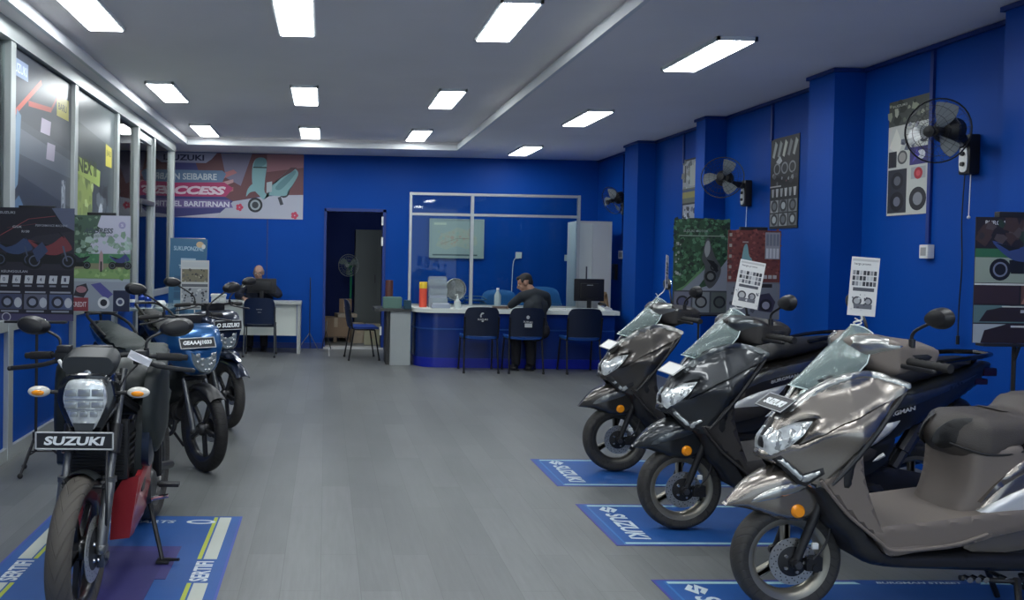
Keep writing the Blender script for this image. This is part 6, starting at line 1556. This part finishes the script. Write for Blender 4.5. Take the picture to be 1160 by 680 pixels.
a.cycle(.14, .44, .26, '232b38', '14181e', '525c68'); a.cycle(.83, .44, .26, '303c7c', '14181e', '525c68', -1); a.poly([(.47, .44), (.48, .60), (.51, .64), (.54, .60), (.55, .44), (.51, .41)], 'a08082'); a.rect(.495, .41, .525, .52, '2a2c30')
a.rect(0, 0, 1, .31, '8490a0'); a.rect(0, 0, .30, .14, '8e2233'); a.text('KREDIT', .15, .07, .24, .05, 'cfc3c8'); a.poly([(.05, .16), (.10, .26), (.26, .29), (.30, .22), (.22, .14)], '2c2d38'); a.ell(.18, .225, .09, .035, 'a06470')
a.poly([(.34, .28), (.5, .30), (.72, .18), (.60, .12)], '4a4a9a'); a.ring(.56, .09, .10, 'c7cbd0', '1e2130', .6); a.rect(.72, .0, 1, .22, '20294a'); a.ring(.84, .10, .07, 'b5bcc6', '3a4468', .6)
sheet(a, 'stand_poster', 'light poster with a green landscape and scooters, left of the blue moped seat', 'poster', (-1.925, 7.02, .985), 0, 'posters on floor stands')
poster_stand('black tripod stand holding the green landscape poster', -1.925, 7.05, 1.81, .985, .5, feet=((.12, -.2), (.25, .2), (-.2, .2)), bar=.13)
# right: green
random.seed(23)
a = Art(.54, .90, '1f5a34', .004, .5, .75, .45)
a.noise(0, .35, 1, 1, 420, ['256b3c', '1c4d2e', '2f8248', '174026', '3c8f56', '22382c'], .06); a.poly([(.35, .25), (.6, .30), (1, .62), (1, .25)], '8e98ae'); a.poly([(.05, .25), (.2, .30), (.55, .52), (.3, .25)], '4d9a4a'); a.poly([(.15, .25), (.6, .5), (.66, .47), (.4, .25)], '7c8aa0')
a.blob([(.52, .66), (.56, .78), (.62, .80), (.66, .72), (.74, .60), (.84, .50), (.82, .40), (.72, .30), (.62, .28), (.54, .38), (.56, .50), (.50, .58)], '50555a'); a.blob([(.54, .68), (.58, .77), (.63, .76), (.64, .66), (.58, .60)], '989ea0')
a.ring(.66, .40, .10, '24272b', '747a7c', .6); a.ring(.72, .50, .07, '2b2d31', '5f6568', .6); a.poly([(.58, .58), (.72, .56), (.80, .46), (.76, .44), (.66, .52)], '1d2023')
a.text('SUZUKI MOTOR', .38, .875, .44, .024, 'a4b5a8'); a.rect(.08, .82, .9, .83, '88a890'); a.noise(.02, .35, .12, .75, 12, ['8ba392', '4b6f58', 'aab4a4'], .05)
a.rect(0, 0, 1, .25, '474c58')
for i, c in enumerate(('6f7390', '7f8a94', '5c6b66')): a.rect(.02+i*.33, .02, .32+i*.33, .235, c); a.ring(.17+i*.33, .13, .11, '23252f', ['565a86', '84898c', '4d5a54'][i], .7)
sheet(a, 'stand_poster', 'green poster with a grey engine, behind the farthest scooter by the right wall', 'poster', (3.555, 7.57, 1.0), 0, 'posters on floor stands')
poster_stand('black tripod stand holding the green poster', 3.555, 7.6, 1.89, 1.0, .5)
random.seed(24)
a = Art(.47, .78, '6e6f78', .004, .5, .8, .3)
a.rect(0, .42, 1, 1, '7a3328'); a.noise(0, .45, 1, 1, 220, ['8a3c2e', '6c2a22', '98483a', '5d241e'], .05)
for i in range(9): a.rect(.02, .45+i*.06, .07, .485+i*.06, ['9c9686', '5c3a34'][i % 2])
a.blob([(.22, .55), (.26, .68), (.30, .82), (.36, .84), (.40, .72), (.46, .66), (.42, .52), (.30, .50)], '6aa3a4'); a.poly([(.28, .62), (.38, .66), (.40, .58), (.30, .54)], '3e6a70'); a.rect(.27, .86, .38, .875, 'a0908a')
a.rect(.70, .68, .98, .98, '8e8f98')
for i in range(4): a.rect(.72+i*.065, .69, .765+i*.065, .80, 'c0c2c8'); a.rect(.72+i*.065, .83, .765+i*.065, .96, '6f7484')
for i in range(5): a.rect(.50+i*.09, .46, .57+i*.09, .50, 'b3aaa4')
a.rect(0, 0, 1, .40, '727783'); a.rect(.6, .36, .85, .40, '2a2226'); a.poly([(.60, .10), (.62, .28), (.80, .30), (.92, .20), (.86, .08)], '3a3450'); a.ring(.74, .16, .12, '22202c', '8f8fa4', .6); a.noise(.05, .03, .5, .35, 14, ['4a4e5a', '8f95a0', '5e5a6e'], .1)
sheet(a, 'stand_poster', 'brick red poster with pale blocks, right of the green poster', 'poster', (3.74, 6.97, 1.0), 0, 'posters on floor stands')
poster_stand('black tripod stand holding the brick red poster', 3.74, 7.0, 1.79, 1.0, .47)
random.seed(25)
a = Art(.50, .65, '201d22', .004)
a.text('BURGMAN', .25, .955, .30, .035, 'b4b6b8'); a.text('STREET', .78, .87, .25, .035, 'b4b6b8'); a.noise(0, .75, 1, .98, 26, ['2c2a2e', '3a2d2c', '26342c', '443c3e'], .12)
a.rect(0, .48, 1, .72, '7f8a80'); a.rect(0, .68, 1, .75, '2d5a40'); a.cycle(.5, .50, .46, '2f3f6c', '14161c', '666c80', -1); a.rect(0, .46, 1, .475, 'b0b2b0')
a.rect(0, .31, .48, .46, '2e2228'); a.rect(.5, .31, 1, .46, '4f3834'); a.poly([(.5, .31), (.6, .45), (.9, .43), (1, .34)], '7c5a50')
a.rect(0, .16, 1, .30, '4c6468'); a.poly([(.06, .17), (.14, .26), (.4, .30), (.8, .29), (.95, .17)], '241d22'); a.rect(.30, .285, .9, .295, 'b0b2b0'); a.rect(.50, .24, .68, .265, '8d929c')
a.rect(0, 0, 1, .15, '8d959c'); a.poly([(.08, .0), (.12, .10), (.35, .15), (.9, .15), (1, .0)], '221a20'); a.line((.58, .10), (.70, .03), .01, 'c4c4c6'); a.rect(.40, .125, .68, .14, 'a9abae')
sheet(a, 'stand_poster', 'dark scooter poster at the right edge, behind the nearest scooter seat', 'poster', (3.595, 4.07, 1.105), 0, 'posters on floor stands')
poster_stand('black tripod stand behind the nearest scooter holding the dark scooter poster', 3.595, 4.1, 1.765, 1.105, .5, feet=((.25, -.2), (-.25, -.2), (.0, .06)))

# large sheets hung behind the glass of the left wall
random.seed(31)
a = Art(1.36, 1.96, '3a3f47', .004, .3, 1.7, .15)
a.poly([(0, .0), (1, 0), (1, .45), (0, .55)], '262b33'); a.poly([(0, .62), (1, .58), (1, .66), (0, .72)], '4c525b'); a.poly([(0, .75), (1, .70), (1, 1), (0, 1)], '33373f')
a.line((.05, .76), (.45, .93), .03, 'a0402c'); a.line((.25, .82), (.62, .84), .03, '9c3d2e'); a.line((.62, .84), (.75, .92), .02, '8a3a30'); a.rect(.0, .90, .24, .965, '6c7a94'); a.text('SUZUKI', .12, .932, .20, .035, 'aab6cc')
a.rect(.72, .83, .95, .92, 'a89e20'); a.text('BARU', .83, .875, .16, .03, '3c3a20'); a.rect(.44, .73, .60, .79, '9a8fa0', .02); a.rect(.54, .63, .68, .70, '8f8796', .02); a.rect(.82, .38, .90, .56, '6f757c'); a.noise(.82, .38, .89, .56, 14, ['8f959c', '4a5058'], .03)
a.poly([(0, .2), (.02, .42), (.12, .46), (.3, .36), (.52, .20), (.66, .06), (.62, .0), (.1, .0)], '3c5670'); a.poly([(.05, .38), (.25, .36), (.5, .2), (.46, .18), (.2, .3)], '7f9cb0'); a.poly([(.02, .62), (.08, .78), (.14, .76), (.10, .50), (.03, .46)], '56728a')
a.poly([(.48, .34), (.55, .40), (.72, .18), (.82, .04), (.74, .02), (.62, .16)], '4a5f74'); a.poly([(.60, .42), (.68, .40), (.76, .14), (.70, .16)], '78828c'); a.poly([(.30, .0), (.42, .14), (.52, .06), (.5, 0)], '2a3138'); a.poly([(.42, .03), (.46, .10), (.56, .05)], '8c2e30')
sheet(a, 'window_poster', 'large dark grey poster with blue motorcycle parts on the nearest glass pane', 'poster', (XL+.014, 6.59, 1.0), PI/2, 'large posters on the glazed wall')
a = Art(1.36, 1.96, '343b3e', .004, .3, 1.7, .15)
a.rect(0, .0, .42, .62, '7b8a3a'); a.noise(0, .0, .42, .62, 40, ['8b9a48', '6a7a34', '99a860', '5c6a38'], .08); a.poly([(0, .62), (.6, .58), (.62, .66), (0, .70)], '86983e'); a.text('NEX II', .30, .66, .44, .07, '3b4426', .04)
a.poly([(.42, 0), (.5, .35), (.7, .58), (.82, .60), (.86, .3), (.9, 0)], '222628'); a.poly([(.55, .40), (.62, .52), (.70, .50), (.66, .30), (.58, .26)], '8f959a'); a.poly([(.60, .12), (.64, .22), (.76, .22), (.78, .12), (.70, .08)], 'b2a83a'); a.ell(.64, .14, .025, .018, '26282a')
a.rect(.76, .70, .93, .84, 'a89e20'); a.text('BARU', .845, .77, .12, .03, '3c3a20'); a.noise(.5, .3, .9, .6, 16, ['3f464a', '545c60', '2b2f32'], .08); a.poly([(0, .86), (1, .80), (1, 1), (0, 1)], '4a5254')
sheet(a, 'window_poster', 'large green and dark poster on the second glass pane', 'poster', (XL+.014, 8.05, 1.0), PI/2, 'large posters on the glazed wall')
random.seed(33)
a = Art(.42, 1.40, '345d7c', .004)
a.text('SUKUPONZINE', .5, .92, .8, .035, '9fb6c6'); a.ell(.80, .955, .10, .025, 'b09a7a'); a.ell(.9, .94, .05, .02, 'b9b9b4'); a.rect(.3, .82, .7, .84, '8fa8ba'); a.text('TERBAIK', .5, .77, .5, .03, '9fb6c6'); a.blocks(.1, .3, .9, .7, 6, 2, ['416c8a', '6f90a6', '2c4f6c'], .2)
o = sheet(a, 'banner_sheet', 'narrow steel-blue standing banner at the far end of the glazed wall', 'banner', (-1.60, 9.35, .26), .05); o.rotation_euler = (-.03, .02, .05)
t = thing('banner_stand', 'thin stand behind the steel-blue banner', 'stand', (-1.60, 9.40, 0)); bm = NB(); tube(bm, [(0, .03, 0), (0, .06, 1.66)], .009, 8); obj('pole', bm, M_dsteel, t)
bm = NB(); box(bm, -.22, .22, -.06, .08, 0, .04, 0, .006); obj('base', bm, M_dsteel, t); bm = NB(); tube(bm, [(-.2, .06, 1.66), (.2, .06, 1.66)], .008, 8); obj('top_bar', bm, M_dsteel, t)
# card on the dark moped's seat
random.seed(34)
a = Art(.26, .46, 'b0b3b2', .003); a.rect(.05, .86, .95, .96, 'a7acb0'); a.rect(.04, .56, .96, .82, '6e6a58'); a.noise(.05, .57, .95, .81, 26, ['4c4a40', '8f8a74', '5d5c58', '9b9888', '33343a'], .08); a.rect(.04, .46, .96, .52, '565a60')
a.rect(.04, .10, .96, .44, '8d9296'); a.noise(.05, .12, .95, .42, 30, ['3b4048', 'b4b8ba', '5d6470', '24272e'], .08); a.rect(.1, .03, .7, .06, '6c7074')
o = sheet(a, 'price_card', 'large price sheet with small photos standing on the dark moped on the left', 'price card', (-1.215, 7.60, .97), .05)
bm = NB(); tube(bm, [(0, .006, .0), (0, .02, -.20)], .006, 6); obj('ribbon', bm, M_card, o)
bm = NB(); box(bm, -.06, .06, -.04, .04, 0, .05, 0, .01); box(bm, -.065, .065, -.045, .045, .05, .075, 0, .008); t = tag(obj('wrapped_gauge_cover', bm, mat('milky_film', (.5, .53, .50), .4), None, 30, (-.93, 7.12, 1.07)), 'whitish wrapped cover with a round mark on the dark moped handlebar', 'cover')
bm = NB(); lathe(bm, [(.012, -.043), (.017, -.043)], (0, 0, .028), 'Y', 16); obj('mark', bm, M_greyc, t, 0)
# side table with tins
t = thing('side_table', 'pale glass topped table by the glazed wall beyond the blue moped', 'table', (-1.90, 8.7, 0))
bm = NB(); box(bm, -.27, .27, -.45, .55, .90, .925, 0, .004); obj('tabletop', bm, mat('pale_glass_top', (.28, .35, .36), .15, coat=.5), t, 30)
for s, q in ((-1, -.42), (1, -.42), (-1, .5), (1, .5)):
    bm = NB(); box(bm, s*.24-.015, s*.24+.015, q-.015, q+.015, 0, .9); obj('leg', bm, M_alu, t, 0)
bm = NB(); box(bm, -.25, .25, -.42, .50, .30, .32); obj('shelf', bm, mat('shelf_blue_grey', (.06, .10, .15), .5), t, 0)
M_tin = mat('blue_tin', (.01, .05, .30), .3, metal=.3)
tp = ['tall blue oil can, leftmost on the glass topped table', 'blue can with a white band in the middle of the glass topped table', 'short blue can, rightmost on the glass topped table']
for i, (x, y, h) in enumerate(((-2.02, 8.55, .16), (-1.93, 8.62, .13), (-1.85, 8.55, .12))):
    t = thing('oil_can', tp[i], 'can', (x, y, .925), 0, 'blue cans on the side table'); bm = NB(); lathe(bm, [(.0001, 0), (.034, 0), (.036, .01), (.036, h-.03), (.014, h-.01), (.014, h), (.0001, h)], (0, 0, 0), 'Z', 18); obj('body', bm, M_tin, t)
    bm = NB(); lathe(bm, [(.0365, h*.3), (.037, h*.3), (.037, h*.5), (.0365, h*.5)], (0, 0, 0), 'Z', 18); obj('label_band', bm, M_white, t)
bm = NB(); lathe(bm, [(.0001, 0), (.05, 0), (.06, .03), (.04, .06), (.0001, .06)], (0, 0, 0), 'Z', 18); tag(obj('white_bowl', bm, M_white, None, 40, (-1.75, 8.7, .925)), 'small white bowl at the right of the cans on the side table', 'bowl')
t = thing('brochure_stack', 'tall narrow leaflet rack with greyish sheets standing behind the door glass', 'rack', (-2.75, 10.1, 0), 1.2)
bm = NB(); box(bm, -.2, .2, .0, .02, .0, 1.75); obj('board', bm, mat('grey_board', (.08, .10, .12), .5), t, 0)
for i in range(5):
    bm = NB(); box(bm, -.15, .15, -.03, .0, .5+i*.24, .70+i*.24); obj('leaflet', bm, [ink('5f6a72'), ink('8a8f94'), ink('3a4858'), ink('9aa0a4'), ink('48525c')][i], t, 0)
